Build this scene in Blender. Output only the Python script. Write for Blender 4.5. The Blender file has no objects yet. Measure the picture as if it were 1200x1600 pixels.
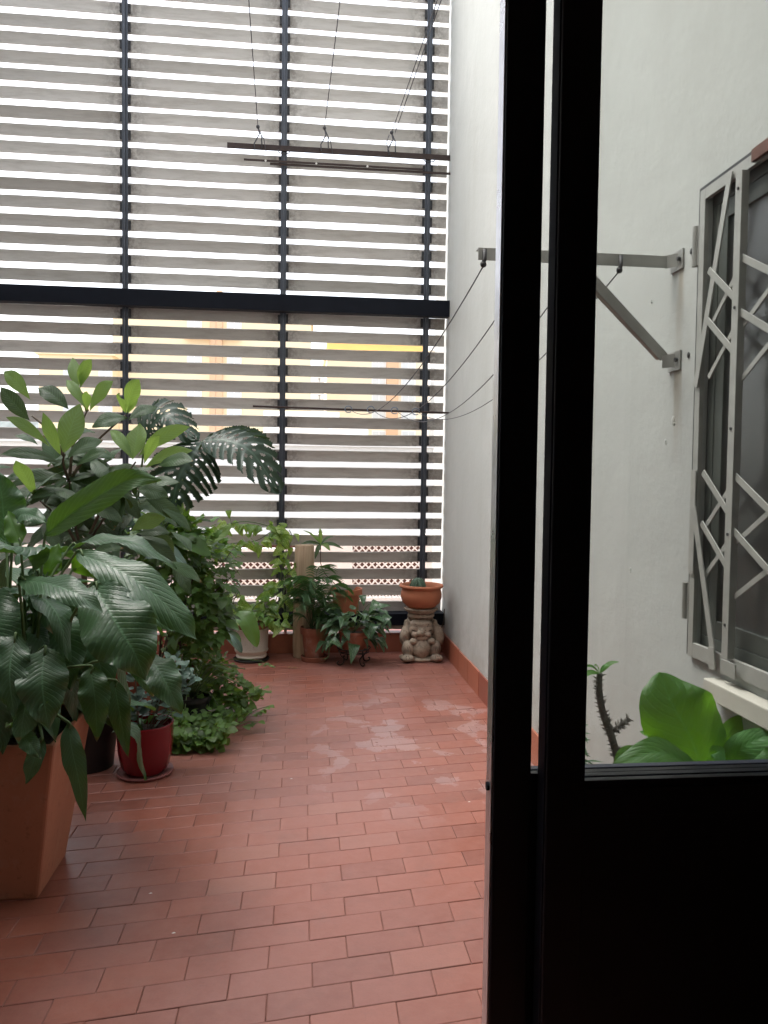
import bpy, bmesh, math, random
from mathutils import Vector, Matrix, Quaternion
random.seed(7)
S = bpy.context.scene
COL = S.collection
rad = math.radians

# ------------------------------------------------------------------ camera
EYE = Vector((0.0, 0.0, 1.5))
FPX, CX, CY = 1185.0, 600.0, 800.0
ROT = Matrix(((0.99432984, -0.00778326, -0.10605462),
              (-0.10564015, 0.04192069, -0.99352042),
              (0.01217871, 0.99909062, 0.04086077)))
cam = bpy.data.cameras.new("camera")
cam.sensor_fit = 'HORIZONTAL'; cam.sensor_width = 36.0
cam.lens = 36.0 * FPX / 1200.0
cam.clip_start = 0.05; cam.clip_end = 4000
camo = bpy.data.objects.new("camera", cam); COL.objects.link(camo)
camo.matrix_world = Matrix.Translation(EYE) @ ROT.to_4x4()
S.camera = camo

# ------------------------------------------------------------------ sky, sun, exposure
SUN_EL, SUN_AZ = rad(60), rad(-68)          # azimuth from +Y, clockwise: a veiled sun high beyond the louvres
w = bpy.data.worlds.new("World"); S.world = w; w.use_nodes = True
nt = w.node_tree; nt.nodes.clear()
sky = nt.nodes.new("ShaderNodeTexSky"); sky.sky_type = 'NISHITA'; sky.sun_disc = False
sky.sun_elevation = SUN_EL; sky.sun_rotation = SUN_AZ
sky.air_density = 1.0; sky.dust_density = 4.0; sky.ozone_density = 1.0
hs = nt.nodes.new("ShaderNodeHueSaturation"); hs.inputs["Saturation"].default_value = 0.35
bg = nt.nodes.new("ShaderNodeBackground"); bg.inputs["Strength"].default_value = 0.15
wo = nt.nodes.new("ShaderNodeOutputWorld")
nt.links.new(sky.outputs[0], hs.inputs["Color"]); nt.links.new(hs.outputs[0], bg.inputs[0]); nt.links.new(bg.outputs[0], wo.inputs[0])
sl = bpy.data.lights.new("sun", 'SUN'); sl.energy = 0.5; sl.angle = rad(32); sl.color = (1.0, 0.95, 0.88)
so = bpy.data.objects.new("sun", sl); COL.objects.link(so)
sd = Vector((math.sin(SUN_AZ) * math.cos(SUN_EL), math.cos(SUN_AZ) * math.cos(SUN_EL), math.sin(SUN_EL)))
so.rotation_euler = sd.to_track_quat('Z', 'Y').to_euler(); so.location = sd * 60
S.view_settings.view_transform = 'Standard'; S.view_settings.look = 'None'
S.view_settings.gamma = 1.0; S.view_settings.exposure = 2.15
S.view_settings.use_curve_mapping = False
S.render.engine = 'CYCLES'
S.cycles.max_bounces = 12; S.cycles.diffuse_bounces = 7; S.cycles.glossy_bounces = 4
S.cycles.transparent_max_bounces = 12; S.cycles.transmission_bounces = 6
S.cycles.use_denoising = True
S.cycles.sample_clamp_indirect = 8.0

# ------------------------------------------------------------------ geometry of the view (used to lay things out at real depths)
def ray(x, y): return ROT @ Vector((x - CX, -(y - CY), -FPX))
def at(x, y, Y):                      # point of the world seen at photo pixel x,y, standing at depth Y
    d = ray(x, y); return EYE + d * (Y / d.y)
def on_z(x, y, z=0.0):
    d = ray(x, y); return EYE + d * ((z - EYE.z) / d.z)
def on_x(x, y, X):
    d = ray(x, y); return EYE + d * (X / d.x)
def px_of(p):
    c = ROT.transposed() @ (Vector(p) - EYE)
    return (CX + FPX * c.x / -c.z, CY - FPX * c.y / -c.z)

# ------------------------------------------------------------------ materials
def new_mat(name):
    m = bpy.data.materials.new(name); m.use_nodes = True
    m.node_tree.nodes.clear(); return m
class NT:
    def __init__(s, m): s.t = m.node_tree
    def n(s, typ, **kw):
        o = s.t.nodes.new(typ)
        for k, v in kw.items():
            if k in o.inputs: o.inputs[k].default_value = v
            else: setattr(o, k, v)
        return o
    def l(s, a, b): s.t.links.new(a, b)
    def math(s, op, a, b=None, c=None):
        o = s.n("ShaderNodeMath", operation=op)
        for i, v in enumerate((a, b, c)):
            if v is None: continue
            if hasattr(v, 'links'): s.l(v, o.inputs[i])
            else: o.inputs[i].default_value = v
        return o.outputs[0]
    def ramp(s, fac, stops):
        o = s.n("ShaderNodeValToRGB"); e = o.color_ramp.elements
        while len(e) < len(stops): e.new(0.5)
        for i, (p, c) in enumerate(stops):
            e[i].position = p
            e[i].color = (c, c, c, 1) if not hasattr(c, '__len__') else (*c, 1)
        s.l(fac, o.inputs[0]); return o.outputs[0]
    def mix(s, fac, a, b, mode='MIX'):
        o = s.n("ShaderNodeMix", data_type='RGBA', blend_type=mode)
        for i, v in ((0, fac), (6, a), (7, b)):
            if hasattr(v, 'links'): s.l(v, o.inputs[i])
            elif i == 0: o.inputs[0].default_value = v
            else: o.inputs[i].default_value = (*v, 1)
        return o.outputs[2]
    def noise(s, vec, scale, detail=4, rough=.55, dist=0.0):
        o = s.n("ShaderNodeTexNoise", Scale=scale, Detail=detail, Roughness=rough, Distortion=dist)
        if vec is not None: s.l(vec, o.inputs["Vector"])
        return o.outputs["Fac"]
    def mapping(s, vec, scale=(1, 1, 1), loc=(0, 0, 0), rot=(0, 0, 0)):
        o = s.n("ShaderNodeMapping"); o.inputs["Scale"].default_value = scale
        o.inputs["Location"].default_value = loc; o.inputs["Rotation"].default_value = rot
        s.l(vec, o.inputs["Vector"]); return o.outputs[0]
    def bump(s, h, strength=.3, dist=.01, nrm=None):
        o = s.n("ShaderNodeBump", Strength=strength, Distance=dist); s.l(h, o.inputs["Height"])
        if nrm is not None: s.l(nrm, o.inputs["Normal"])
        return o.outputs[0]
    def principled(s, col, rough=.5, nrm=None, metal=0.0, spec=.5):
        p = s.n("ShaderNodeBsdfPrincipled", Metallic=metal)
        p.inputs["Specular IOR Level"].default_value = spec
        if hasattr(col, 'links'): s.l(col, p.inputs["Base Color"])
        else: p.inputs["Base Color"].default_value = (*col, 1)
        if hasattr(rough, 'links'): s.l(rough, p.inputs["Roughness"])
        else: p.inputs["Roughness"].default_value = rough
        if nrm is not None: s.l(nrm, p.inputs["Normal"])
        return p
    def out(s, sh):
        o = s.n("ShaderNodeOutputMaterial"); s.l(sh, o.inputs[0])
def rand_piece(N):                     # one random number for each piece, whether it is an object or an island of a joined mesh
    a = N.n("ShaderNodeObjectInfo").outputs["Random"]; b = N.n("ShaderNodeNewGeometry").outputs["Random Per Island"]
    return N.math('FRACT', N.math('ADD', a, b))
def pos(N): return N.n("ShaderNodeNewGeometry").outputs["Position"]
MATS = {}
def simple(name, col, rough=.5, metal=0.0, var=.15, scale=14, bump=.1, bscale=60, bdist=.003, spec=.5):
    m = new_mat(name); N = NT(m); P = pos(N)
    n1 = N.noise(P, scale, 5)
    lo = tuple(c * (1 - var) for c in col); hi = tuple(min(1, c * (1 + var)) for c in col)
    c = N.mix(n1, lo, hi)
    r = N.math('ADD', N.math('MULTIPLY', N.noise(P, scale * 2.3), .25), rough - .12)
    b = N.bump(N.noise(P, bscale, 5), bump, bdist)
    N.out(N.principled(c, r, b, metal, spec).outputs[0]); MATS[name] = m; return m

def plaster(name, col, stain=(.45, .43, .38), amt=.35, bs=.35, runs=False):
    m = new_mat(name); N = NT(m); P = pos(N)
    big = N.noise(P, .9, 6, .6); streak = N.noise(N.mapping(P, (6, 6, .5)), 1.0, 5, .6)
    s = N.math('MULTIPLY', N.ramp(N.math('MULTIPLY', big, streak), [(.24, 0), (.46, 1)]), amt)
    c = N.mix(s, col, stain)
    g = N.mix(N.noise(P, 40, 4), tuple(x * .93 for x in col), tuple(min(1, x * 1.04) for x in col))
    c = N.mix(.5, c, g)
    # scuffs and small chips
    chips = N.ramp(N.noise(P, 7, 8, .7), [(.70, 0), (.74, 1)])
    c = N.mix(N.math('MULTIPLY', chips, .4), c, (.5, .48, .44))
    if runs:   # rust runs under the bracket plates, splash grime along the foot
        x = N.n("ShaderNodeSeparateXYZ"); N.l(P, x.inputs[0])
        wob = N.math('MULTIPLY', N.math('SUBTRACT', N.noise(N.mapping(P, (8, 40, 2)), 1.0, 5, .6), .5), .09)
        for zc in (2.22, 1.885):
            ym = N.ramp(N.math('ABSOLUTE', N.math('ADD', N.math('SUBTRACT', x.outputs[1], 2.43), wob)), [(.008, 1), (.035, 0)])
            dz = N.math('SUBTRACT', zc, x.outputs[2])
            zm = N.math('MULTIPLY', N.math('GREATER_THAN', dz, 0.0), N.ramp(dz, [(.02, 1), (.34, 0)]))
            c = N.mix(N.math('MULTIPLY', N.math('MULTIPLY', ym, zm), .55), c, (.26, .20, .13))
        foot = N.math('MULTIPLY', N.ramp(x.outputs[2], [(.15, 1), (.75, 0)]), N.ramp(N.noise(P, 5, 6, .7), [(.42, 0), (.62, 1)]))
        c = N.mix(N.math('MULTIPLY', foot, .45), c, (.25, .235, .20))
        patch = N.ramp(N.noise(N.mapping(P, (1, 1, .8), (2, 5, 1)), 1.7, 4, .5, .4), [(.60, 0), (.615, 1)])
        c = N.mix(N.math('MULTIPLY', patch, .10), c, (.62, .63, .61))
    h = N.math('ADD', N.math('MULTIPLY', N.noise(P, 6, 6, .6), 1.2), N.math('MULTIPLY', N.noise(P, 55, 5), .22))
    N.out(N.principled(c, .8, N.bump(h, bs, .02), spec=.3).outputs[0]); MATS[name] = m; return m
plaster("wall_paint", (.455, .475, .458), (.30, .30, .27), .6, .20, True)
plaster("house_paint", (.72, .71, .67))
plaster("room_paint", (.35, .34, .32), amt=.2)
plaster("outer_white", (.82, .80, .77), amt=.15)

def tile_mat(name, outdoor=False):
    m = new_mat(name); N = NT(m); P = pos(N); r = rand_piece(N)
    base = N.ramp(r, [(0, (.225, .066, .040)), (.3, (.300, .088, .050)), (.65, (.345, .108, .064)), (.85, (.275, .092, .062)), (1, (.36, .135, .085))])
    mott = N.noise(P, 16, 6, .65); base = N.mix(N.math('MULTIPLY', N.ramp(mott, [(.35, 0), (.7, 1)]), .30), base, (.45, .19, .135))
    fine = N.noise(P, 150, 4); base = N.mix(N.math('MULTIPLY', N.ramp(fine, [(.5, 0), (.72, 1)]), .25), base, (.17, .075, .05))
    # worn, dusty areas, more of them where people walk; the sides keep their red wax
    big = N.noise(N.mapping(P, (.8, .55, 1), (3.1, 1.7, 0)), 1.1, 3, .5)
    worn = N.ramp(N.math('ADD', big, N.math('MULTIPLY', N.math('SUBTRACT', mott, .5), .12)), [(.38, 0), (.58, 1)])
    base = N.mix(N.math('MULTIPLY', worn, .26), base, (.42, .225, .185))
    # pale patches with a crisp outline, gathered round one spot
    pale_patch = N.ramp(N.noise(N.mapping(P, (1.1, .9, 1), (7.3, .4, 0)), 3.0, 7, .6, .2), [(.555, 0), (.562, 1)])
    dv = N.n('ShaderNodeVectorMath', operation='DISTANCE'); N.l(P, dv.inputs[0]); dv.inputs[1].default_value = (.85, 4.3, 0)
    pale_patch = N.math('MULTIPLY', pale_patch, N.ramp(N.math('ADD', N.math('DIVIDE', dv.outputs['Value'], 2.0), N.math('MULTIPLY', mott, .2)), [(.40, 1), (.72, 0)]))
    base = N.mix(N.math('MULTIPLY', pale_patch, .32), base, (.55, .40, .36))
    dirt = N.ramp(N.noise(P, 5, 6, .7), [(.52, 0), (.8, 1)])
    base = N.mix(N.math('MULTIPLY', dirt, .35), base, (.16, .10, .08))
    base = N.mix(1.0, base, (.79, .83, .91), 'MULTIPLY')
    rough = N.math('ADD', N.math('MULTIPLY', N.noise(P, 22, 5), .22), .24)
    rough = N.math('ADD', rough, N.math('MULTIPLY', worn, .06))
    rough = N.math('SUBTRACT', rough, N.math('MULTIPLY', pale_patch, .08))
    h = N.math('ADD', N.math('MULTIPLY', N.noise(P, 28, 5), .6), N.math('MULTIPLY', fine, .25))
    N.out(N.principled(base, rough, N.bump(h, .25, .004), spec=.55).outputs[0]); MATS[name] = m
tile_mat("floor_tile")
simple("asphalt", (.26, .26, .25), .9)
simple("grout", (.20, .095, .072), .9, var=.3)
def red_tile(name):
    m = new_mat(name); N = NT(m); P = pos(N); r = rand_piece(N)
    c = N.ramp(r, [(0, (.27, .078, .048)), (.5, (.36, .115, .066)), (1, (.43, .15, .085))])
    c = N.mix(N.math('MULTIPLY', N.ramp(N.noise(P, 7, 6, .65), [(.4, 0), (.75, 1)]), .35), c, (.17, .07, .05))
    N.out(N.principled(c, .42, N.bump(N.noise(P, 40, 5), .15, .004)).outputs[0]); MATS[name] = m
red_tile("skirting_tile")

def slat_mat():
    m = new_mat("slat_metal"); N = NT(m); P = pos(N); r = rand_piece(N)
    c = N.ramp(r, [(0, (.44, .415, .383)), (.5, (.535, .508, .472)), (1, (.62, .592, .555))])
    s = N.noise(N.mapping(P, (1.5, 8, 10)), 3.0, 6, .65)
    c = N.mix(N.math('MULTIPLY', N.ramp(s, [(.45, 0), (.75, 1)]), .45), c, (.27, .235, .195))
    # grime near the posts, where the clips hold dust
    x = N.n("ShaderNodeSeparateXYZ"); N.l(P, x.inputs[0])
    d = None
    for px_ in (-1.494, -.184, 1.053):
        e = N.math('ABSOLUTE', N.math('SUBTRACT', x.outputs[0], px_)); d = e if d is None else N.math('MINIMUM', d, e)
    g = N.math('MULTIPLY', N.ramp(d, [(.02, 1), (.22, 0)]), N.ramp(N.noise(P, 26, 6, .7), [(.38, 0), (.58, 1)]))
    c = N.mix(N.math('MULTIPLY', g, .7), c, (.12, .10, .085))
    N.out(N.principled(c, .55, N.bump(N.noise(P, 12, 4), .08, .005), .1, .35).outputs[0]); MATS["slat_metal"] = m
slat_mat()
simple("post_steel", (.075, .085, .105), .38, .35, .3, 20)
simple("beam_steel", (.006, .008, .014), .62, .0, .3, 10, spec=.15)
simple("clip_steel", (.045, .046, .05), .6, .2, .3, 30)
simple("ledge_stone", (.40, .36, .31), .8, 0, .2, 12, .3)
simple("door_metal", (.018, .023, .040), .40, .0, .35, 8, .08, spec=.5)
simple("door_edge_lit", (.72, .72, .76), .30, .9, .35, 6, .5, 18, .004)  # made pale so the side of the outer leaf looks lit
simple("rope_dark", (.09, .09, .10), .8)
simple("rope_blue", (.20, .25, .33), .7)
simple("bar_rust", (.045, .028, .024), .65, .2, .4, 20)
simple("zinc", (.34, .34, .32), .45, .55, .3, 18, .2)
simple("gap_shadow", (.035, .038, .04), .5, .2)
simple("grille_alu", (.38, .385, .36), .45, .25, .22, 22, .15)
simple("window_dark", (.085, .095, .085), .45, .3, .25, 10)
simple("window_void", (.02, .022, .024), .6)
simple("window_board", (.13, .122, .105), .8, 0, .2, 5)
simple("rust_brown", (.12, .05, .035), .7, .1, .4, 30)
simple("sill_stone", (.48, .465, .41), .75, 0, .15, 12, .3)
simple("terracotta", (.43, .150, .075), .75, 0, .22, 10, .2)
def clay(name, col, salt=.35):
    m = new_mat(name); N = NT(m); P = pos(N)
    c = N.mix(N.noise(P, 4, 6, .6), tuple(x * .72 for x in col), tuple(x * 1.2 for x in col))
    c = N.mix(N.math('MULTIPLY', N.ramp(N.noise(N.mapping(P, (1, 1, .6), (4, 2, 1)), 9, 7, .7), [(.55, 0), (.75, 1)]), salt), c, (.48, .40, .34))
    c = N.mix(N.math('MULTIPLY', N.ramp(N.noise(P, 30, 6, .7), [(.58, 0), (.7, 1)]), .4), c, tuple(x * .35 for x in col))
    N.out(N.principled(c, .8, N.bump(N.noise(P, 45, 6), .25, .004)).outputs[0]); MATS[name] = m
clay("terracotta_old", (.27, .092, .052), .45)
clay("terracotta_planter", (.42, .175, .102), .25)
simple("soil", (.035, .024, .017), .95, 0, .5, 50, 1.0, 90, .02)
simple("red_glaze", (.17, .005, .011), .22, 0, .1, 6, .03)
simple("black_plastic", (.012, .012, .013), .5)
simple("saucer_grey", (.22, .075, .07), .5, 0, .2)
simple("pot_cream", (.62, .56, .47), .7, 0, .12, 14, .2)
def embossed():
    m = new_mat("pot_embossed"); N = NT(m); P = pos(N)
    v = N.n("ShaderNodeTexVoronoi", Scale=55.0); v.feature = 'F1'
    wv = N.noise(P, 45, 3, .5, 1.5)
    h = N.math('ADD', v.outputs["Distance"], wv)
    c = N.mix(N.ramp(h, [(.55, 1), (.9, 0)]), (.64, .59, .51), (.44, .39, .33))
    N.out(N.principled(c, .75, N.bump(h, .9, .008)).outputs[0]); MATS["pot_embossed"] = m
embossed()
def post_wood():
    m = new_mat("beige_wood"); N = NT(m); P = pos(N)
    g = N.noise(N.mapping(P, (30, 30, 2)), 1.5, 6, .6)
    c = N.mix(N.ramp(g, [(.35, 0), (.7, 1)]), (.34, .235, .15), (.52, .40, .27))
    N.out(N.principled(c, .8, N.bump(g, .4, .004)).outputs[0]); MATS["beige_wood"] = m
post_wood()
def stone():
    m = new_mat("cast_stone"); N = NT(m); P = pos(N)
    n1 = N.noise(P, 11, 6, .65); n2 = N.noise(P, 38, 6, .7)
    c = N.ramp(n1, [(.3, (.16, .125, .095)), (.5, (.34, .275, .21)), (.7, (.46, .385, .30))])
    c = N.mix(N.math('MULTIPLY', N.ramp(n2, [(.5, 0), (.65, 1)]), .5), c, (.11, .09, .07))
    c = N.mix(N.math('MULTIPLY', N.ramp(N.noise(P, 6, 4), [(.58, 0), (.7, 1)]), .4), c, (.33, .13, .07))
    # darker colour in the carved creases
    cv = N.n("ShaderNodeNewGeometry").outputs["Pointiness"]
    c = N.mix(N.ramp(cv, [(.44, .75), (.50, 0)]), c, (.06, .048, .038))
    N.out(N.principled(c, .85, N.bump(n2, .5, .004)).outputs[0]); MATS["cast_stone"] = m
stone()
def glass():
    m = new_mat("pane_glass"); N = NT(m); P = pos(N)
    tr = N.n("ShaderNodeBsdfTransparent"); tr.inputs[0].default_value = (.978, .985, .980, 1)
    gl = N.n("ShaderNodeBsdfGlossy", Roughness=.01); gl.inputs[0].default_value = (1, 1, 1, 1)
    fr = N.n("ShaderNodeFresnel", IOR=1.3)
    a = N.n("ShaderNodeMixShader"); N.l(fr.outputs[0], a.inputs[0]); N.l(tr.outputs[0], a.inputs[1]); N.l(gl.outputs[0], a.inputs[2])
    df = N.n("ShaderNodeBsdfDiffuse"); df.inputs[0].default_value = (.5, .5, .5, 1)
    b = N.n("ShaderNodeMixShader"); N.l(N.math('MULTIPLY', N.noise(P, 3, 6, .65), .085), b.inputs[0]); N.l(a.outputs[0], b.inputs[1]); N.l(df.outputs[0], b.inputs[2])
    N.out(b.outputs[0]); MATS["pane_glass"] = m
glass()

MATS['window_glass'] = MATS['pane_glass'].copy()
for n_ in MATS['window_glass'].node_tree.nodes:
    if n_.type == 'BSDF_GLOSSY': n_.inputs['Roughness'].default_value = .22

def leaf_mat(name, col, back, trans=(.25, .4, .05), tamt=.3, rough=.38, rib=None, nv=0, kv=.35, vein=.35, var=.3, pale=None, palev=0, spec=.5, tips=False):
    """UV: u across (0..1, midrib at .5), v along."""
    m = new_mat(name); N = NT(m); P = pos(N)
    uv = N.n("ShaderNodeUVMap"); uv.uv_map = "UVMap"; sx = N.n("ShaderNodeSeparateXYZ"); N.l(uv.outputs[0], sx.inputs[0])
    s = N.math('MULTIPLY', N.math('ABSOLUTE', N.math('SUBTRACT', sx.outputs[0], .5)), 2.0); t = sx.outputs[1]
    rp = rand_piece(N)
    c = N.mix(rp, tuple(x * (1 - var) for x in col), tuple(x * (1 + var) for x in col))
    c = N.mix(N.math('MULTIPLY', N.ramp(N.noise(P, 25, 5), [(.4, 0), (.8, 1)]), .3), c, tuple(x * .6 for x in col))
    if pale is not None:
        nz = N.noise(N.mapping(uv.outputs[0], (3, 3, 1)), 2.2, 4, .6)
        c = N.mix(N.math('MULTIPLY', N.ramp(N.math('ADD', nz, N.math('MULTIPLY', N.math('SUBTRACT', rp, .5), .2)), [(.48, 0), (.60, 1)]), palev), c, pale)
    bumpn = None
    mask = N.ramp(s, [(.015, 1), (.05, 0)])
    if nv:
        ph = N.math('FRACT', N.math('MULTIPLY', N.math('SUBTRACT', t, N.math('MULTIPLY', s, kv)), float(nv)))
        ln = N.ramp(N.math('ABSOLUTE', N.math('SUBTRACT', ph, .5)), [(.05, 1), (.20, 0)])
        mask = N.math('MAXIMUM', mask, N.math('MULTIPLY', ln, vein))
        bumpn = N.bump(N.math('ADD', N.math('MULTIPLY', ln, -1.0), N.noise(P, 60, 5)), .30, .004)
    if bumpn is None: bumpn = N.bump(N.noise(P, 45, 5), .25, .004)
    dust = N.math('MULTIPLY', N.ramp(N.noise(P, 14, 6, .65), [(.45, 0), (.75, 1)]), .08)
    c = N.mix(dust, c, (.22, .24, .20))
    rb = rib or tuple(min(1, x * 2.2 + .02) for x in col)
    c = N.mix(N.math('MULTIPLY', mask, .6), c, rb)
    if tips:
        tn = N.noise(P, 30, 5, .65)
        tm = N.ramp(N.math('ADD', N.math('ADD', t, N.math('MULTIPLY', N.math('SUBTRACT', tn, .5), .10)), N.math('MULTIPLY', N.math('SUBTRACT', rp, .5), .14)), [(.975, 0), (1.0, 1)])
        c = N.mix(N.math('MULTIPLY', tm, .85), c, (.20, .115, .045))
        yl = N.math('MULTIPLY', N.ramp(N.math('ADD', s, N.math('MULTIPLY', tn, .5)), [(1.12, 0), (1.3, 1)]), .5)
        c = N.mix(yl, c, (.23, .22, .06))
    bf = N.n("ShaderNodeNewGeometry").outputs["Backfacing"]
    c = N.mix(bf, c, back)
    p = N.principled(c, N.math('ADD', rough, N.math('MULTIPLY', bf, .25)), bumpn, spec=spec)
    tl = N.n("ShaderNodeBsdfTranslucent"); tc = N.mix(N.math('MULTIPLY', mask, .5), trans, tuple(x * .35 for x in trans)); N.l(tc, tl.inputs[0])
    mx = N.n("ShaderNodeMixShader", Fac=tamt); N.l(p.outputs[0], mx.inputs[1]); N.l(tl.outputs[0], mx.inputs[2])
    N.out(mx.outputs[0]); MATS[name] = m
leaf_mat("leaf_spath", (.052, .118, .056), (.09, .16, .06), (.11, .25, .02), .20, .35, tips=True, nv=17, kv=.20, vein=.32, var=.22)
leaf_mat("leaf_spath_mid", (.060, .135, .045), (.10, .19, .05), (.14, .28, .02), .20, .42, nv=17, kv=.20, vein=.4, var=.2)
leaf_mat("leaf_spath_bright", (.075, .17, .035), (.11, .21, .05), (.20, .42, .02), .40, .38, var=.2)  # brighter copy of the leaf, backlight put into its colour
leaf_mat("leaf_loquat", (.032, .072, .026), (.10, .125, .06), (.13, .22, .03), .20, .50, tips=True, nv=13, kv=.22, vein=.8, var=.3)
leaf_mat("leaf_loquat_young", (.135, .235, .075), (.19, .28, .11), (.31, .47, .08), .45, .5, nv=12, kv=.22, vein=.9, var=.16)
leaf_mat("leaf_monstera", (.026, .056, .036), (.05, .09, .05), (.06, .14, .03), .12, .46, var=.15)
leaf_mat("leaf_ivy", (.062, .140, .032), (.09, .15, .05), (.18, .34, .03), .32, .42, var=.65)
leaf_mat("leaf_creeper", (.090, .175, .040), (.12, .21, .06), (.27, .43, .05), .32, .48, var=.65)
leaf_mat("leaf_glaucous", (.12, .20, .16), (.14, .22, .17), (.10, .18, .08), .12, .45, var=.25)
leaf_mat("leaf_pothos", (.085, .21, .030), (.15, .26, .07), (.32, .50, .05), .36, .34, var=.3, pale=(.50, .56, .22), palev=.75)
leaf_mat("leaf_pepper", (.045, .115, .050), (.08, .15, .07), (.11, .22, .05), .22, .30, var=.3, pale=(.30, .40, .24), palev=.45)
leaf_mat("leaf_palm", (.040, .115, .050), (.07, .14, .06), (.15, .30, .05), .24, .38, var=.3)
leaf_mat("leaf_dieff", (.075, .205, .060), (.12, .26, .055), (.20, .48, .02), .42, .40, nv=9, kv=.4, vein=.3, var=.22)
simple("stem_green", (.10, .16, .06), .6, 0, .3)
simple("stem_brown", (.10, .075, .05), .8, 0, .4, 40, .4)
simple("stem_grey", (.13, .125, .11), .8, 0, .4, 60, .6)
simple("dry_leaf", (.22, .12, .06), .8, 0, .4, 30)
simple("cactus_green", (.06, .11, .07), .6, 0, .4, 60, .5)
simple("wire_iron", (.035, .03, .028), .6, .3, .4)
simple("pebble", (.34, .26, .19), .8, 0, .4, 40)
simple("flake_white", (.75, .73, .70), .7)

# ------------------------------------------------------------------ building helpers
def thing(name, loc, label, cat, group=None):
    o = bpy.data.objects.new(name, None); o.empty_display_size = .1; COL.objects.link(o)
    o.location = loc; o['label'] = label; o['category'] = cat
    if group: o['group'] = group
    return o
def tag(o, label=None, cat=None, group=None, kind=None):
    for k, v in (('label', label), ('category', cat), ('group', group), ('kind', kind)):
        if v: o[k] = v
    return o
def adopt(o, parent):                                    # parent without moving (parents here are never rotated unless they are leaves with no children)
    if parent is None: return o
    o.parent = parent
    o.matrix_parent_inverse = parent.matrix_basis.inverted()   # every parent's basis is its place in the world
    return o
class MB:
    def __init__(s): s.v = []; s.f = []; s.uv = []
    def add(s, vs, fs, uvs=None):
        b = len(s.v); s.v += [tuple(v) for v in vs]; s.f += [tuple(i + b for i in f) for f in fs]
        s.uv += list(uvs) if uvs else [(0, 0)] * len(vs); return s
    def box(s, lo, hi, M=None):
        x0, y0, z0 = lo; x1, y1, z1 = hi
        vs = [Vector(p) for p in ((x0, y0, z0), (x1, y0, z0), (x1, y1, z0), (x0, y1, z0), (x0, y0, z1), (x1, y0, z1), (x1, y1, z1), (x0, y1, z1))]
        if M is not None: vs = [M @ v for v in vs]
        return s.add(vs, [(0, 3, 2, 1), (4, 5, 6, 7), (0, 1, 5, 4), (1, 2, 6, 5), (2, 3, 7, 6), (3, 0, 4, 7)])
    def bar(s, a, b, w, t, n):                            # flat bar a->b, width w, thickness t along normal n
        a, b, n = Vector(a), Vector(b), Vector(n).normalized(); d = (b - a).normalized(); sd_ = d.cross(n).normalized()
        vs = [p + sd_ * w * .5 * i + n * t * .5 * j for p in (a, b) for i, j in ((-1, -1), (1, -1), (1, 1), (-1, 1))]
        return s.add(vs, [(0, 1, 2, 3), (7, 6, 5, 4), (0, 4, 5, 1), (1, 5, 6, 2), (2, 6, 7, 3), (3, 7, 4, 0)])
    def tube(s, pts, r, n=6, caps=True):
        pts = [Vector(p) for p in pts]; k = len(pts); rr = r if hasattr(r, '__len__') else [r] * k
        up = None; vs = []
        for i, p in enumerate(pts):
            d = (pts[min(i + 1, k - 1)] - pts[max(i - 1, 0)])
            if d.length < 1e-9: d = Vector((0, 0, 1))
            d.normalize()
            if up is None: up = d.orthogonal().normalized()
            else:
                up = up - d * up.dot(d)
                up = up.normalized() if up.length > 1e-6 else d.orthogonal().normalized()
            q = d.cross(up)
            vs += [p + (up * math.cos(2 * math.pi * j / n) + q * math.sin(2 * math.pi * j / n)) * rr[i] for j in range(n)]
        fs = [(i * n + j, i * n + (j + 1) % n, (i + 1) * n + (j + 1) % n, (i + 1) * n + j) for i in range(k - 1) for j in range(n)]
        if caps: fs += [tuple(range(n))[::-1], tuple(range((k - 1) * n, k * n))]
        return s.add(vs, fs)
    def lathe(s, prof, c, n=40, wob=0.0):                 # prof: (r,z) list, c: centre
        c = Vector(c); vs = []
        for r, z in prof:
            for j in range(n):
                a = 2 * math.pi * j / n
                q = 1 + wob * math.sin(3 * a + z * 9)
                vs.append(c + Vector((math.cos(a) * r * q, math.sin(a) * r * q, z)))
        fs = [(i * n + j, i * n + (j + 1) % n, (i + 1) * n + (j + 1) % n, (i + 1) * n + j) for i in range(len(prof) - 1) for j in range(n)]
        if prof[0][0] > 1e-4: fs.append(tuple(range(n))[::-1])
        if prof[-1][0] > 1e-4: fs.append(tuple(range((len(prof) - 1) * n, len(prof) * n)))
        return s.add(vs, fs)
    def ball(s, c, r, n=10, m=7, M=None):
        c = Vector(c); r = Vector(r) if hasattr(r, '__len__') else Vector((r, r, r)); vs = [(0, 0, 1)]
        for i in range(1, m):
            for j in range(n):
                a, b = math.pi * i / m, 2 * math.pi * j / n
                vs.append((math.sin(a) * math.cos(b), math.sin(a) * math.sin(b), math.cos(a)))
        vs.append((0, 0, -1)); k = len(vs) - 1
        fs = [(0, 1 + j, 1 + (j + 1) % n) for j in range(n)]
        for i in range(m - 2):
            fs += [(1 + i * n + j, 1 + (i + 1) * n + j, 1 + (i + 1) * n + (j + 1) % n, 1 + i * n + (j + 1) % n) for j in range(n)]
        fs += [(k, 1 + (m - 2) * n + (j + 1) % n, 1 + (m - 2) * n + j) for j in range(n)]
        pts = []
        for v in vs:
            p = Vector((v[0] * r.x, v[1] * r.y, v[2] * r.z))
            if M is not None: p = M @ p
            pts.append(c + p)
        return s.add(pts, fs)
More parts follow.
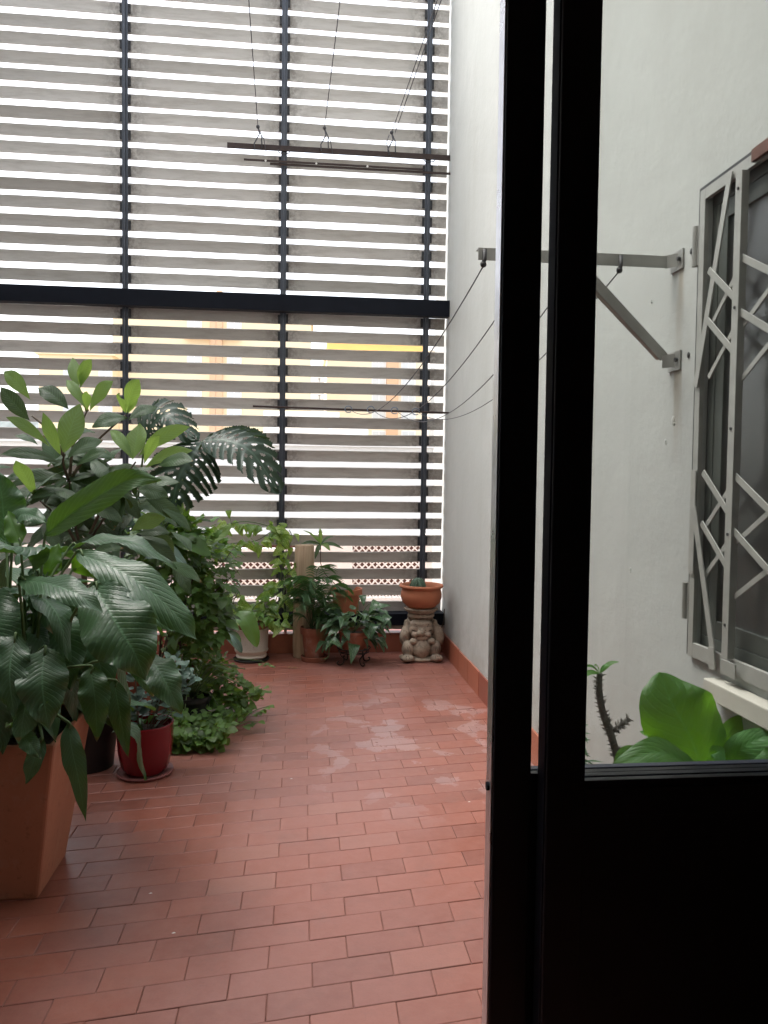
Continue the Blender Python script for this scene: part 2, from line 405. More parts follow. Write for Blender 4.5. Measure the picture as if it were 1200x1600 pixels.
    def mesh(s, name, mat, smooth=False):
        me = bpy.data.meshes.new(name); me.from_pydata(s.v, [], s.f)
        uvl = me.uv_layers.new(name="UVMap")
        idx = [0] * len(me.loops); me.loops.foreach_get("vertex_index", idx)
        uvl.data.foreach_set("uv", [c for i in idx for c in s.uv[i]])
        if smooth: me.polygons.foreach_set("use_smooth", [True] * len(me.polygons))
        me.materials.append(MATS[mat]); me.update(); return me
    def build(s, name, mat, parent=None, smooth=False, bevel=0.0, auto=False):
        me = s.mesh(name, mat, smooth or auto)
        o = bpy.data.objects.new(name, me); COL.objects.link(o)
        if auto: me.set_sharp_from_angle(angle=rad(40))
        if bevel:
            b = o.modifiers.new("bevel", 'BEVEL'); b.width = bevel; b.segments = 2; b.limit_method = 'ANGLE'
        return adopt(o, parent)
def place(name, me, M, parent):
    o = bpy.data.objects.new(name, me); COL.objects.link(o)
    adopt(o, parent); o.matrix_basis = M; return o
def catmull(pts, n):
    P = [Vector(p) for p in pts]
    if len(P) == 2: return [P[0].lerp(P[1], i / n) for i in range(n + 1)]
    P = [P[0] * 2 - P[1]] + P + [P[-1] * 2 - P[-2]]; k = len(P) - 3; out = []
    for i in range(n + 1):
        u = i / n * k; j = min(int(u), k - 1); t = u - j; a, b, c, d = P[j:j + 4]
        out.append(.5 * ((2 * b) + (c - a) * t + (2 * a - 5 * b + 4 * c - d) * t * t + (3 * b - a - 3 * c + d) * t ** 3))
    return out

# ------------------------------------------------------------------ leaves
def shp_lance(t): return max(0.0, math.sin(math.pi * min(1, t ** .82)) ** .85) * (1 - .10 * t)
def shp_obov(t): return max(0.0, math.sin(math.pi * t ** 1.15) ** .95)
def shp_oval(t): return max(0.0, math.sin(math.pi * t ** .8) ** .62)
def shp_heart(t):
    return max(0.0, (1 - t) ** .75 * min(1, (t + .02) * 9) ** .5 * (1.05 + .1 * math.sin(t * 3)))
def leaf_geo(mb, mid, hw, nrm, shape=shp_lance, fold=.18, pleat=(0, 0), k=.35, wave=(0, 0), nl=22, nw=4, cup=0.0, seed=0, lobes=None, petiole=None):
    """mid: control points of the midrib, hw: half width, nrm: way the upper side looks."""
    C = catmull(mid, nl); nrm = Vector(nrm).normalized(); rnd = random.Random(seed)
    ph1, ph2 = rnd.uniform(0, 6.3), rnd.uniform(0, 6.3)
    vs, uv, N_ = [], [], nrm
    for i, p in enumerate(C):
        t = i / nl; T = (C[min(i + 1, nl)] - C[max(i - 1, 0)]).normalized()
        N_ = nrm - T * nrm.dot(T); N_ = N_.normalized() if N_.length > .05 else T.orthogonal().normalized()
        B = T.cross(N_).normalized(); wd = hw * shape(t)
        for j in range(-nw, nw + 1):
            s = j / nw; a = abs(s)
            e = wd * (1 if lobes is None else lobes(t, s))
            h = a * math.sin(fold) * e - cup * a * a * e
            h += pleat[1] * math.cos(2 * math.pi * pleat[0] * (t - k * a)) * min(1, a * 3) * min(1, shape(t) * 1.6) * hw * 10
            h += wave[1] * hw * 10 * a * a * math.sin(2 * math.pi * wave[0] * t + (ph1 if s < 0 else ph2))
            h -= (1 - min(1, a * 5)) * .02 * wd
            vs.append(p + B * s * e * math.cos(fold) + N_ * h); uv.append((s * .5 + .5, t))
    m = 2 * nw + 1
    fs = [(i * m + j, i * m + j + 1, (i + 1) * m + j + 1, (i + 1) * m + j) for i in range(nl) for j in range(m - 1)]
    mb.add(vs, fs, uv); return mb
def leaf_mesh(name, mat, L, hw, bend=.3, **kw):          # a leaf along +Y, upper side +Z, to be shared
    mid = [(0, L * t, L * (bend * .6 * t - bend * 1.4 * t * t)) for t in (0, .25, .5, .75, 1)]
    return leaf_geo(MB(), mid, hw, (0, 0, 1), **kw).mesh(name, mat, True)
def leaf_mb(L, hw, bend=.3, **kw):
    mid = [(0, L * t, L * (bend * .6 * t - bend * 1.4 * t * t)) for t in (0, .25, .5, .75, 1)]
    return leaf_geo(MB(), mid, hw, (0, 0, 1), **kw)
def frame(p, d, n, sc=1.0, roll=0.0):                    # matrix: +Y along d, +Z near n
    d = Vector(d).normalized(); n = Vector(n); x = d.cross(n)
    x = x.normalized() if x.length > 1e-4 else d.orthogonal().normalized()
    z = x.cross(d)
    M = Matrix((x, d, z)).transposed()
    if roll: M = M @ Matrix.Rotation(roll, 3, 'Y')
    return Matrix.Translation(Vector(p)) @ M.to_4x4() @ Matrix.Scale(sc, 4)
def rnd_dir(zmin=-1.0):
    while True:
        v = Vector((random.gauss(0, 1), random.gauss(0, 1), random.gauss(0, 1)))
        if v.length > .1:
            v.normalize()
            if v.z >= zmin: return v

#PART2
# ================================================================== THE SETTING
XW = 1.24            # inner face of the white wall on the right
YS = 6.64            # plane of the slats
XL = -4.5           # inner face of the wall on the left (out of view)
def structure(mb, name, mat): return tag(mb.build(name, mat), kind='structure')

structure(MB().add([(-900, -300, -6), (900, -300, -6), (900, 2500, -6), (-900, 2500, -6)], [(0, 1, 2, 3)]), "ground", "asphalt")

# ---- floor of red tiles in running bond
floor = structure(MB().box((XL, 1.05, -.20), (XW, 6.55, -.0008)), "floor", "grout")
TW, TR, SK = .2462, .1152, .135       # tile length, row height, slant of the rows
GAP, TH = .0022, .016
def tile_geo(w=TW, h=TR, z0=-.012):
    g = GAP / 2; e = .0022; vs = []
    for z, q in ((z0, 0), (TH + z0 - .0016, 0), (TH + z0, e)):
        for x, y in ((g + q, g + q), (w - g - q, g + q), (w - g - q, h - g - q), (g + q, h - g - q)): vs.append((x, y + x * SK, z))
    fs = [(8, 9, 10, 11)] + [(a * 4 + i, a * 4 + (i + 1) % 4, a * 4 + 4 + (i + 1) % 4, a * 4 + 4 + i) for a in (0, 1) for i in range(4)]
    return vs, fs
TV, TF = tile_geo(); tile_me = MB().add(TV, TF).mesh("tile", "floor_tile")
cells = []
for r in range(-14, 46):
    y0 = 2.3194 + r * TR - .1545 * SK; off = .1545 if r % 2 == 0 else .1545 - TW * .487
    off += (random.random() - .5) * .012
    for c in range(-20, 8):
        x = off + c * TW; y = y0 + x * SK - 0.0
        cx, cy = x + TW / 2, y + TR / 2 + SK * TW / 2
        if cx < XL - .1 or cx > XW + .1 or cy > 6.6 or cy < 1.0: continue
        cells.append((x, y0 + x * SK, cx, cy))
def clipx(x):  # pieces cut at the walls
    return max(XL + .001 - x, 0), min(XW - .001 - x, TW)
own, rest = [], []
for (x, y, cx, cy) in cells:
    whole = x > XL and x + TW < XW and y > 1.06 and y + TR + TW * SK < 6.548
    px, py = px_of((cx, cy, 0)) if cy > .5 else (-1, -1)
    vis = -60 < px < 790 and 1000 < py < 1640
    hidden = px < 95 and py < 1400 or (px < 270 and py < 1160)
    own.append(((1e9 if not vis or hidden or not whole else -1 / cy ** 3), x, y, whole))
own.sort()
rest_mb = MB(); cnt = 0
for sc_, x, y, whole in own:
    dz = random.uniform(-.0007, .0007); tx, ty = random.gauss(0, .0025), random.gauss(0, .0025)
    M = Matrix.Translation((x, y, dz)) @ Matrix.Rotation(tx, 4, 'X') @ Matrix.Rotation(ty, 4, 'Y')
    if sc_ < 0 and cnt < 300:
        place("tile", tile_me, M, floor); cnt += 1
    else:
        a, b = clipx(x); vs = []
        for v in TV:
            p = M @ Vector((min(max(v[0], a), b), v[1] + (min(max(v[0], a), b) - v[0]) * SK, v[2]))
            p.y = min(max(p.y, 1.06), 6.549); vs.append(p)
        rest_mb.add(vs, TF)
tag(rest_mb.build("tile_field", "floor_tile", floor), kind='stuff')

# ---- the white wall on the right, with the window opening
WY0, WY1, WZ0, WZ1 = 1.46, 2.262, .985, 2.40
H_SIDE = 7.0
wall = MB().box((XW, WY1, -6), (XW + .25, 7.2, H_SIDE)).box((XW, 1.10, -6), (XW + .25, WY0, H_SIDE)) \
    .box((XW, WY0, -6), (XW + .25, WY1, WZ0)).box((XW, WY0, WZ1), (XW + .25, WY1, H_SIDE)).build("courtyard_wall", "wall_paint")
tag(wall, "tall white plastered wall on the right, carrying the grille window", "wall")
lw = MB().box((XL - .25, 1.10, -6), (XL, 7.2, 9.5)).build("courtyard_wall", "wall_paint")  # unseen wall, raised above the others to shade the right wall
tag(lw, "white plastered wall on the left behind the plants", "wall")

# red skirting tiles along the right wall
sk = thing("skirting", (XW, 4, 0), "row of red clay skirting tiles at the foot of the white wall", "skirting")
yy = 6.545; i = 0
while yy > 1.5:
    L = .347 + random.uniform(-.006, .006); h_ = .176 + random.uniform(-.004, .004)
    mb = MB().box((XW - .014 + random.uniform(-.001, .001), max(yy - L + .004, 1.42), .004), (XW - .001, yy, h_))
    mb.build("tile", "skirting_tile", sk, bevel=.0018); yy -= L + .003

# ---- kerb below the screen, faced with red tiles
kerb = tag(MB().box((XL, 6.562, -.3), (XW, 6.86, .155)).build("kerb", "grout"), kind='structure')
xx = XW - .016; top_z = .170
while xx > XL:
    L = .50; a = max(xx - L + .003, XL + .001)
    MB().box((a, 6.549, .002), (xx, 6.561, .158)).build("tile", "skirting_tile", kerb, bevel=.0015)
    MB().box((a, 6.5475, .1582), (xx, 6.87, .170)).build("tile", "skirting_tile", kerb, bevel=.002)
    xx -= L

# ---- louvre screen
scr = thing("louvre_screen", (0, YS, .17), "tall screen of grey horizontal louvre slats on dark steel posts", "screen")
POSTS = [-4.1, -2.80, -1.494, -.184, 1.053]
PITCH = .1466; Z0 = .464 + PITCH * .5
def slat_prof(a, b, sag=0.0, n=1):
    # cross-section of a rolled aluminium blade (y towards outside), swept along x
    pr = [(-.0075, .0485), (-.0115, .044), (-.0085, .030), (-.0035, .010), (-.001, -.010), (.0, -.030), (.001, -.0475),
          (.012, -.0475), (.012, -.030), (.011, -.010), (.0085, .010), (.0035, .030), (.001, .044), (-.003, .0485)]
    vs, k = [], len(pr)
    for q in range(n + 1):
        t = q / n; x = a + (b - a) * t
        dz = sag * math.sin(math.pi * t) + (.0006 * math.sin(t * 19 + sag * 900) if n > 1 else 0)
        vs += [(x, y, z + dz) for y, z in pr]
    fs = [tuple(range(k))[::-1], tuple(range(n * k, n * k + k))]
    fs += [(q * k + i, q * k + (i + 1) % k, (q + 1) * k + (i + 1) % k, (q + 1) * k + i) for q in range(n) for i in range(k)]
    return MB().add(vs, [f[::-1] for f in fs])
bays = [(-4.49, -4.105), (-4.095, -2.805), (-2.795, -1.499), (-1.489, -.189), (-.179, 1.048), (1.058, 1.224)]
slat_me = []
for bi, (a, b) in enumerate(bays):
    var = []
    for sg in (0.0, -.002, .003, -.006):
        me = slat_prof(a - (a + b) / 2, b - (a + b) / 2, sg, 10 if b - a > .5 else 1).mesh("slat", "slat_metal", True)
        me.set_sharp_from_angle(angle=rad(35)); var.append(me)
    slat_me.append(var)
zk = Z0 - PITCH; k = 0
rows = []
while zk < 6.9:
    if not (2.93 < zk < 3.02): rows.append(zk)
    zk += PITCH
for zk in rows:
    for bi, (a, b) in enumerate(bays):
        if zk < .35 + .02: pass
        z = zk + random.gauss(0, .0022) + (.003 if bi == 2 else 0)
        M = Matrix.Translation(((a + b) / 2 + random.uniform(-.002, .002), YS + random.gauss(0, .0015), z)) @ Matrix.Rotation(random.gauss(0, .0011), 4, 'Y') @ Matrix.Rotation(random.gauss(0, .045), 4, 'X')
        place("slat", slat_me[bi][random.choice((0, 0, 1, 2, 3))], M, scr)
clip_me = {}
for s_ in (-1, 1):
    mb = MB().box((0, -.012, -.040), (s_ * .019, -.004, .036) if s_ > 0 else (.0001, -.004, .036)) if s_ > 0 else MB().box((-.019, -.012, -.040), (0, -.004, .036))
    mb.box((s_ * .019 if s_ < 0 else .010, -.018, .014), (-.010 if s_ < 0 else .019, -.0121, .026))
    mb.box((s_ * .019 if s_ < 0 else .010, -.018, -.034), (-.010 if s_ < 0 else .019, -.0121, -.022))
    clip_me[s_] = mb.mesh("clip", "clip_steel")
for zk in rows:
    if zk > 5.9: continue
    for pxx in POSTS[2:]:
        for s_ in (-1, 1):
            if random.random() < .05: continue
            place("clip", clip_me[s_], Matrix.Translation((pxx + s_ * .0245, YS - .006, zk + random.gauss(0, .003))), scr)
for pxx in POSTS:       # posts: flat bar with a rib towards the courtyard
    MB().box((pxx - .0245, YS - .034, .352), (pxx + .0245, YS - .0245, 7.0)).box((pxx - .0065, YS - .062, .352), (pxx + .0065, YS - .0341, 7.0)) \
        .build("post", "post_steel", scr, bevel=.002)
# cross beams (in front of the posts) and the sill beam
for za, zb, nm in ((2.918, 3.055, "beam"),):
    MB().box((XL + .002, YS - .155, za), (XW - .002, YS - .063, zb)).build(nm, "beam_steel", scr, bevel=.003)
MB().box((XL + .002, YS - .15, .248), (XW - .002, YS + .05, .350)).build("sill_beam", "beam_steel", scr, bevel=.003)
MB().box((XL + .002, YS - .135, .212), (XW - .002, YS + .05, .2455)).build("sill_strip", "ledge_stone", scr, bevel=.003)
for x_ in (-2.2, -1.30, -.145, .95): MB().box((x_ - .012, YS - .02, .168), (x_ + .012, YS + .02, .213)).build("foot", "flake_white", scr)

# ---- house around the camera: facade, dark room behind it
H_HOUSE = 8.5
DX0, DX1, DZ = -1.05, 1.205, 2.46          # door opening
fac = MB().box((-9, 1.10, -6), (DX0, 1.38, H_HOUSE)).box((DX1, 1.10, -6), (XW - .001, 1.38, H_HOUSE)) \
    .box((DX0, 1.10, DZ), (DX1, 1.38, H_HOUSE)).box((DX0, 1.10, -6), (DX1, 1.38, -.002)).box((XW + .251, 1.10, -6), (8, 1.38, H_HOUSE)).build("house_facade", "house_paint")
tag(fac, "house facade with the doorway the view looks out of", "wall")
structure(MB().box((-2.6, -3.0, -.1), (2.4, 1.0995, 0)), "indoor_floor", "terracotta_old")
structure(MB().box((-2.6, -3.0, 2.62), (2.4, 1.0995, 2.72)), "indoor_ceiling", "room_paint")
structure(MB().box((-2.7, -3.0, 0), (-2.6, 1.0995, 2.62)), "indoor_wall_left", "room_paint")
structure(MB().box((2.4, -3.0, 0), (2.5, 1.0995, 2.62)), "indoor_wall_right", "room_paint")
structure(MB().box((-2.7, -3.1, 0), (2.5, -3.0, 2.62)), "indoor_wall_back", "room_paint")
# body of the house, so that nothing but the doorway lights the room
hb = MB().box((-9, -12, 2.8), (8, 1.0995, H_HOUSE)).box((-9, -12, -6), (8, -3.15, 2.8)).box((-9, -3.15, -6), (-2.75, 1.0995, 2.8)).box((2.55, -3.15, -6), (8, 1.0995, 2.8))
tag(hb.build("tall_house", "house_paint"), "tall house behind the doorway", "building")

an = MB().box((XL + .002, 1.381, -.001), (-1.42, 2.52, 5.5)).build("shade_block", "house_paint")  # unseen block added to shade the floor and planter at the left
tag(an, "unseen block added left of the doorway to shade the floor", "building")
# ---- sliding door: two dark leaves, one behind the other
def door_leaf(x0, x1, y0, zg, label, knob):
    t = thing("sliding_door", ((x0 + x1) / 2, y0, 0), label, "door", "dark sliding doors")
    y1 = y0 + .042; sw = .0655
    st = MB().box((x0, y0, .03), (x0 + sw, y1, 2.44)).build("stile", "door_metal", t, bevel=.0025)
    # leaf edge facing the gap; reflected light put into the outer one's colour
    MB().box((x0 - .0030, y0 + .004, .032), (x0 - .0002, y1 - .004, 2.438)).build("edge_strip", "door_edge_lit" if knob else "door_metal", st, bevel=.0008)
    MB().box((x1 - sw, y0, .03), (x1, y1, 2.44)).build("stile", "door_metal", t, bevel=.0025)
    MB().box((x0 + sw + .0002, y0 + .002, 2.36), (x1 - sw - .0002, y1 - .002, 2.44)).build("top_rail", "door_metal", t)
    MB().box((x0 + sw + .0002, y0 + .002, zg - .05), (x1 - sw - .0002, y1 - .002, zg)).build("middle_rail", "door_metal", t, bevel=.002)
    MB().box((x0 + sw + .0002, y0 + .012, .09), (x1 - sw - .0002, y1 - .012, zg - .0505)).build("lower_panel", "door_metal", t)
    MB().box((x0 + sw + .0002, y0 + .002, .03), (x1 - sw - .0002, y1 - .002, .0895)).build("bottom_rail", "door_metal", t)
    gl = MB().box((x0 + sw + .0002, y0 + .018, zg + .0003), (x1 - sw - .0002, y0 + .023, 2.3597)).build("pane", "pane_glass", t)
    # glazing beads
    MB().box((x0 + sw + .0003, y0 + .003, zg + .0002), (x1 - sw - .0003, y0 + .0175, zg + .012)).build("glazing_bead", "door_metal", t, bevel=.001)
    MB().box((x0 + sw + .0003, y0 + .0235, zg + .0002), (x1 - sw - .0003, y1 - .003, zg + .012)).build("glazing_bead", "door_metal", t, bevel=.001)
    if knob:
        p = at(766, 1228, y0 + .02)
        MB().tube([(x0 - .003, p.y, p.z), (x0 - .007, p.y, p.z)], .0075, 10).build("stop_pin", "beam_steel", t)
    return t
door_leaf(.3235, 1.13, 1.236, at(1000, 1196, 1.262).z - .012, "dark outer sliding door leaf with shiny brightened edge beside the open gap", True)
door_leaf(.399, 1.20, 1.185, at(1000, 1213, 1.20).z - .012, "dark inner sliding door leaf nearest the viewer, with the large pane", False)
dt = thing("door_track", (.1, 1.24, 2.44), "dark track of the sliding doors in the doorway", "track")
MB().box((DX0 + .001, 1.175, 2.442), (DX1 - .001, 1.30, 2.459)).build("top_track", "door_metal", dt)
MB().box((DX0 + .001, 1.175, .001), (DX1 - .001, 1.30, .027)).build("bottom_track", "door_metal", dt)

# ---- window in the right wall
win = thing("window", (XW + .1, (WY0 + WY1) / 2, WZ0), "dark sliding window set in the white wall behind the scissor grille", "window")
xf = XW + .012
wm = MB()
wm.box((xf, WY0 + .002, WZ0 + .001), (xf + .06, WY1 - .001, WZ0 + .045)).box((xf, WY0 + .002, WZ1 - .045), (xf + .06, WY1 - .001, WZ1 - .001))
wm.box((xf, WY1 - .04, WZ0 + .0455), (xf + .06, WY1 - .001, WZ1 - .0455)).box((xf, WY0 + .002, WZ0 + .0455), (xf + .06, WY0 + .04, WZ1 - .0455))
wm.build("frame", "window_dark", win, bevel=.002)
for y0_, y1_, xo in ((WY1 - .44, WY1 - .0405, .0), (WY0 + .0405, WY1 - .395, .031)):
    sb = MB(); X0, X1 = xf + .002 + xo, xf + .028 + xo
    for a_, b_ in ((y0_, y0_ + .045), (y1_ - .045, y1_)): sb.box((X0, a_, WZ0 + .046), (X1, b_, WZ1 - .046))
    sb.box((X0, y0_ + .0451, WZ0 + .046), (X1, y1_ - .0451, WZ0 + .10)).box((X0, y0_ + .0451, WZ1 - .10), (X1, y1_ - .0451, WZ1 - .046))
    sh = sb.build("sash", "window_dark", win, bevel=.002)
    MB().box((X0 + .010, y0_ + .0452, WZ0 + .1001), (X0 + .014, y1_ - .0452, WZ1 - .1001)).build("pane", "window_glass", sh)
MB().box((xf + .0605, WY1 - .004, WZ0 + .001), (XW + .25, WY1 - .0005, WZ1 - .001)).box((xf + .0605, WY0 + .0005, WZ1 - .004), (XW + .25, WY1 - .0045, WZ1 - .0005)).box((xf + .0605, WY0 + .0005, WZ0 + .0005), (XW + .25, WY1 - .0045, WZ0 + .004)).build("reveal_shade", "window_dark", win)  # dark sheets added over the pale reveals to stand for shade
MB().box((XW + .252, WY0 - .2, WZ0 - .2), (XW + .262, WY1 - .28, WZ1 + .2)).build("inner_board", "window_board", win)
vb = MB().box((XW + .30, WY0 - .6, WZ0 - .5), (XW + .9, WY1 + .5, WZ0 - .4)).box((XW + .30, WY0 - .6, WZ1 + .4), (XW + .9, WY1 + .5, WZ1 + .5)) \
    .box((XW + .9, WY0 - .6, WZ0 - .5), (XW + .95, WY1 + .5, WZ1 + .5)).box((XW + .251, WY0 - .7, WZ0 - .5), (XW + .9, WY0 - .6, WZ1 + .5)).box((XW + .251, WY1 + .5, WZ0 - .5), (XW + .9, WY1 + .6, WZ1 + .5)) \
    .box((XW + .251, WY0 - .59, WZ0 - .39), (XW + .2995, WY1 + .49, WZ0 - .21)).box((XW + .251, WY0 - .59, WZ1 + .21), (XW + .2995, WY1 + .49, WZ1 + .39))
vb.build("room_behind", "window_void", win)
sl_ = MB().box((XW - .055, WY0 - .03, .872), (XW - .0005, 2.118, .928)).build("window_sill", "sill_stone", None, bevel=.004)
tag(sl_, "pale stone sill jutting from the white wall under the grille window", "sill")

for (px, py, r) in ((1052, 657, .012), (1040, 690, .007), (1018, 470, .006), (985, 890, .007)):
    p = on_x(px, py, XW); MB().ball((XW, p.y, p.z), (.003, r, r * 1.3), 9, 6).ball((XW - .001, p.y - r * .7, p.z - r), (.003, r * .5, r * .5), 7, 5).build("plaster_scar", "wall_paint", wall, smooth=True)
# ---- folding scissor grille in front of the window
gr = thing("scissor_grille", (XW - .02, 2.0, .95), "folding scissor grille of pale metal bars hinged over the window", "grille")
XG = XW - .018
def W(x, y, X=XG): return on_x(x, y, X)
def gbar(name, a, b, w_, t=.005, off=0.0, mat="grille_alu", par=None, ext=0.0):
    a = Vector((XG + off, a[0], a[1])); b = Vector((XG + off, b[0], b[1])); d = (b - a).normalized()
    return MB().bar(a - d * ext, b + d * ext, w_, t, (1, 0, 0)).build(name, mat, par or gr, bevel=.0008)
YG0, YG1, ZG0, ZG1 = 1.47, 2.283, .957, 2.412
fr_ = MB().box((XG, YG1 - .030, ZG0), (XG + .014, YG1, ZG1)).box((XG, YG0, ZG1 - .034), (XG + .0142, YG1 - .0302, ZG1)).box((XG, YG0, ZG0), (XG + .0142, YG1 - .0302, ZG0 + .046)).build("frame", "grille_alu", gr, bevel=.001)
MB().box((XG + .002, YG1 + .0005, ZG0 + .002), (XW - .0005, YG1 + .009, ZG1 + .011)).box((XG + .002, YG0, ZG1 + .0005), (XW - .0005, YG1 + .0003, ZG1 + .011)).build("shadow_rim", "gap_shadow", gr, bevel=.001)  # dark rim that draws the gap shadow round the frame
MB().box((XG - .012, 1.60, ZG1 - .030), (XG - .001, 1.995, ZG1 + .006)).build("top_rail", "rust_brown", gr, bevel=.002)
# uprights (channel section)
for yu, nm in ((2.043, "upright"), (1.74, "upright"), (1.50, "upright")):
    u = MB().box((XG - .018, yu - .018, ZG0 + .047), (XG - .015, yu + .014, ZG1 - .036)).box((XG - .015, yu - .018, ZG0 + .047), (XG + .004, yu - .0155, ZG1 - .036)).build(nm, "grille_alu", gr, bevel=.0008)
    for zz in (2.33, 2.00, 1.66, 1.36, 1.10):
        MB().tube([(XG - .0182, yu - .002, zz), (XG - .021, yu - .002, zz)], .0045, 8).build("rivet", "clip_steel", u)
# long diagonals at the hinge side
gbar("long_bar", (2.105, 2.402), (2.268, 1.805), .026, .004, -.006)
gbar("long_bar", (2.262, 1.545), (2.262, 1.22), .030, .004, -.0065)
gbar("long_bar", (2.248, 1.43), (2.108, .985), .026, .004, -.011)
gbar("foot_plate", (2.115, 1.02), (2.105, .955), .034, .004, -.016)
gbar("foot_plate", (2.06, .978), (1.985, .978), .042, .004, -.0163)
# crossing bars between the uprights
sl1 = (2.041 - 2.123) / (2.071 - 2.163)
for ya, yb in ((2.20, 2.045), (2.045, 1.745), (1.745, 1.51)):
    for zt in (2.135, 1.985, 1.525, 1.370):
        dz = .90 * (ya - yb) * (.62 if ya - yb > .2 else .9)
        gbar("cross_bar", (ya, zt + .01), (yb, zt + .01 - dz), .020, .004, -.008, ext=.006)
        gbar("cross_bar", (ya, zt - .030 - dz), (yb, zt - .012), .016, .004, .001, ext=.006)
# hinges
for zc, zl in ((2.249, .062), (1.129, .058)):
    MB().tube([(XG + .002, YG1 + .022, zc - zl), (XG + .002, YG1 + .022, zc + zl)], .0115, 12).box((XG + .0, YG1 + .001, zc - zl), (XG + .006, YG1 + .022, zc + zl)).build("hinge", "zinc", gr)

# ---- clothes line bracket on the right wall and its lines
ZB = 2.247; YB = 2.47
br = thing("bracket_arm", (XW, YB, ZB), "grey angle-iron clothesline arm with diagonal strut on the white wall", "bracket")
MB().box((.563, YB - .003, ZB - .020), (XW - .03, YB + .001, ZB + .020)).box((.563, YB + .001, ZB + .016), (XW - .03, YB + .030, ZB + .020)).build("arm", "zinc", br, bevel=.0008)
MB().bar((XW - .028, YB + .004, 1.93), (.90, YB + .004, ZB - .012), .034, .004, (0, 1, 0)).bar((XW - .040, YB + .018, 1.925), (.888, YB + .018, ZB - .026), .004, .028, (0, 1, 0)).build("strut", "zinc", br, bevel=.0008)
for zc in (ZB, 1.915):
    pl = MB().box((XW - .0065, YB - .062, zc - .034), (XW - .001, YB + .020, zc + .030)).bar((XW - .006, YB - .03, zc), (XW - .034, YB, zc), .044, .005, (.7, -.7, 0)).build("wall_plate", "zinc", br, bevel=.003)
    MB().tube([(XW - .0066, YB - .045, zc), (XW - .016, YB - .045, zc)], .007, 6).build("bolt", "clip_steel", pl)
    MB().ball((XW - .002, YB - .11, zc + .005), (.003, .008, .010), 8, 6).build("old_plug", "clip_steel", br)
ends = [.583, .735, .89, 1.045]
hooks = [(.405, 2.101), (.596, 2.103), (.799, 2.099), (.981, 2.094)]
YR = 6.46
rod = thing("hanging_rod", (XW, YR, 2.1), "thin dark rod jutting from the wall low before the louvres, holding rope hooks", "rod")
MB().tube([(-.425, YR, 2.112), (XW, YR, 2.092)], .0085, 8).build("rod", "bar_rust", rod)
for i, ex in enumerate(ends):
    ln = thing("clothesline", (ex, YB, ZB - .03), ["clothesline tied to the free end of the wall arm, outermost of four", "second clothesline from the free end of the wall arm",
              "third clothesline from the free end of the wall arm", "clothesline nearest the white wall, tied close to the strut"][i], "clothesline", "lower clotheslines")
    hx, hz = hooks[i]; A = Vector((ex, YB - .006, ZB - .035)); B = Vector((hx, YR - .01, hz - .01)); sag = (.19, .23, .25, .22)[i]
    pts = [A.lerp(B, t) - Vector((0, 0, sag * 4 * t * (1 - t))) for t in [j / 30 for j in range(31)]]
    MB().tube(pts, .0024, 6).build("rope", "rope_dark", ln, smooth=True)
    # loop round the rod
    lp = [B + Vector((.03 * math.cos(a) - .03, 0, .028 * math.sin(a) + .012)) for a in [j * .5 for j in range(12)]]
    MB().tube(lp, .0042, 6).build("end_loop", "rope_blue", ln, smooth=True)
    # knot and clamp at the arm
    MB().tube([(ex, YB - .012, ZB + .012), (ex, YB - .014, ZB - .02), (ex - .006, YB - .010, ZB - .037)], [.007, .006, .009], 8).ball((ex - .004, YB - .010, ZB - .036), .011, 8, 6).build("knot", "clip_steel", ln, smooth=True)

# ---- upper drying bars fixed to the posts and the lines that run overhead to the house
b1 = thing("drying_bar", (XW, YS - .09, 4.29), "dark flat bar across the upper louvres, the higher and thicker of two", "bar")
MB().box((-.655, YS - .078, 4.268), (XW - .003, YS - .0635, 4.312)).build("bar", "bar_rust", b1, bevel=.001)
for pxx in (-.184, 1.053):
    MB().tube([(pxx - .045, YS - .082, 4.275), (pxx - .045, YS - .085, 4.25), (pxx + .0, YS - .085, 4.238), (pxx + .045, YS - .085, 4.25), (pxx + .045, YS - .082, 4.275)], .005, 6).build("clamp", "clip_steel", b1)
b2 = thing("drying_bar", (XW, YS + .06, 4.17), "thin dark bar with bright holes, lower of the two upper bars", "bar")
MB().box((-.515, YS - .105, 4.160), (1.0, YS - .098, 4.176)).box((-.30, YS - .0975, 4.139), (XW - .003, YS - .09, 4.157)).build("bar", "bar_rust", b2)
for x_ in (-.335, .088, .52): MB().tube([(x_, YS - .1052, 4.166), (x_, YS - .109, 4.166)], .009, 8).build("bolt", "flake_white", b2)  # white discs stand in for the bright holes of the bar
TX = [(403, 226, 389, 0), (507, 228, 531, 0), (612, 235, 682, 0)]
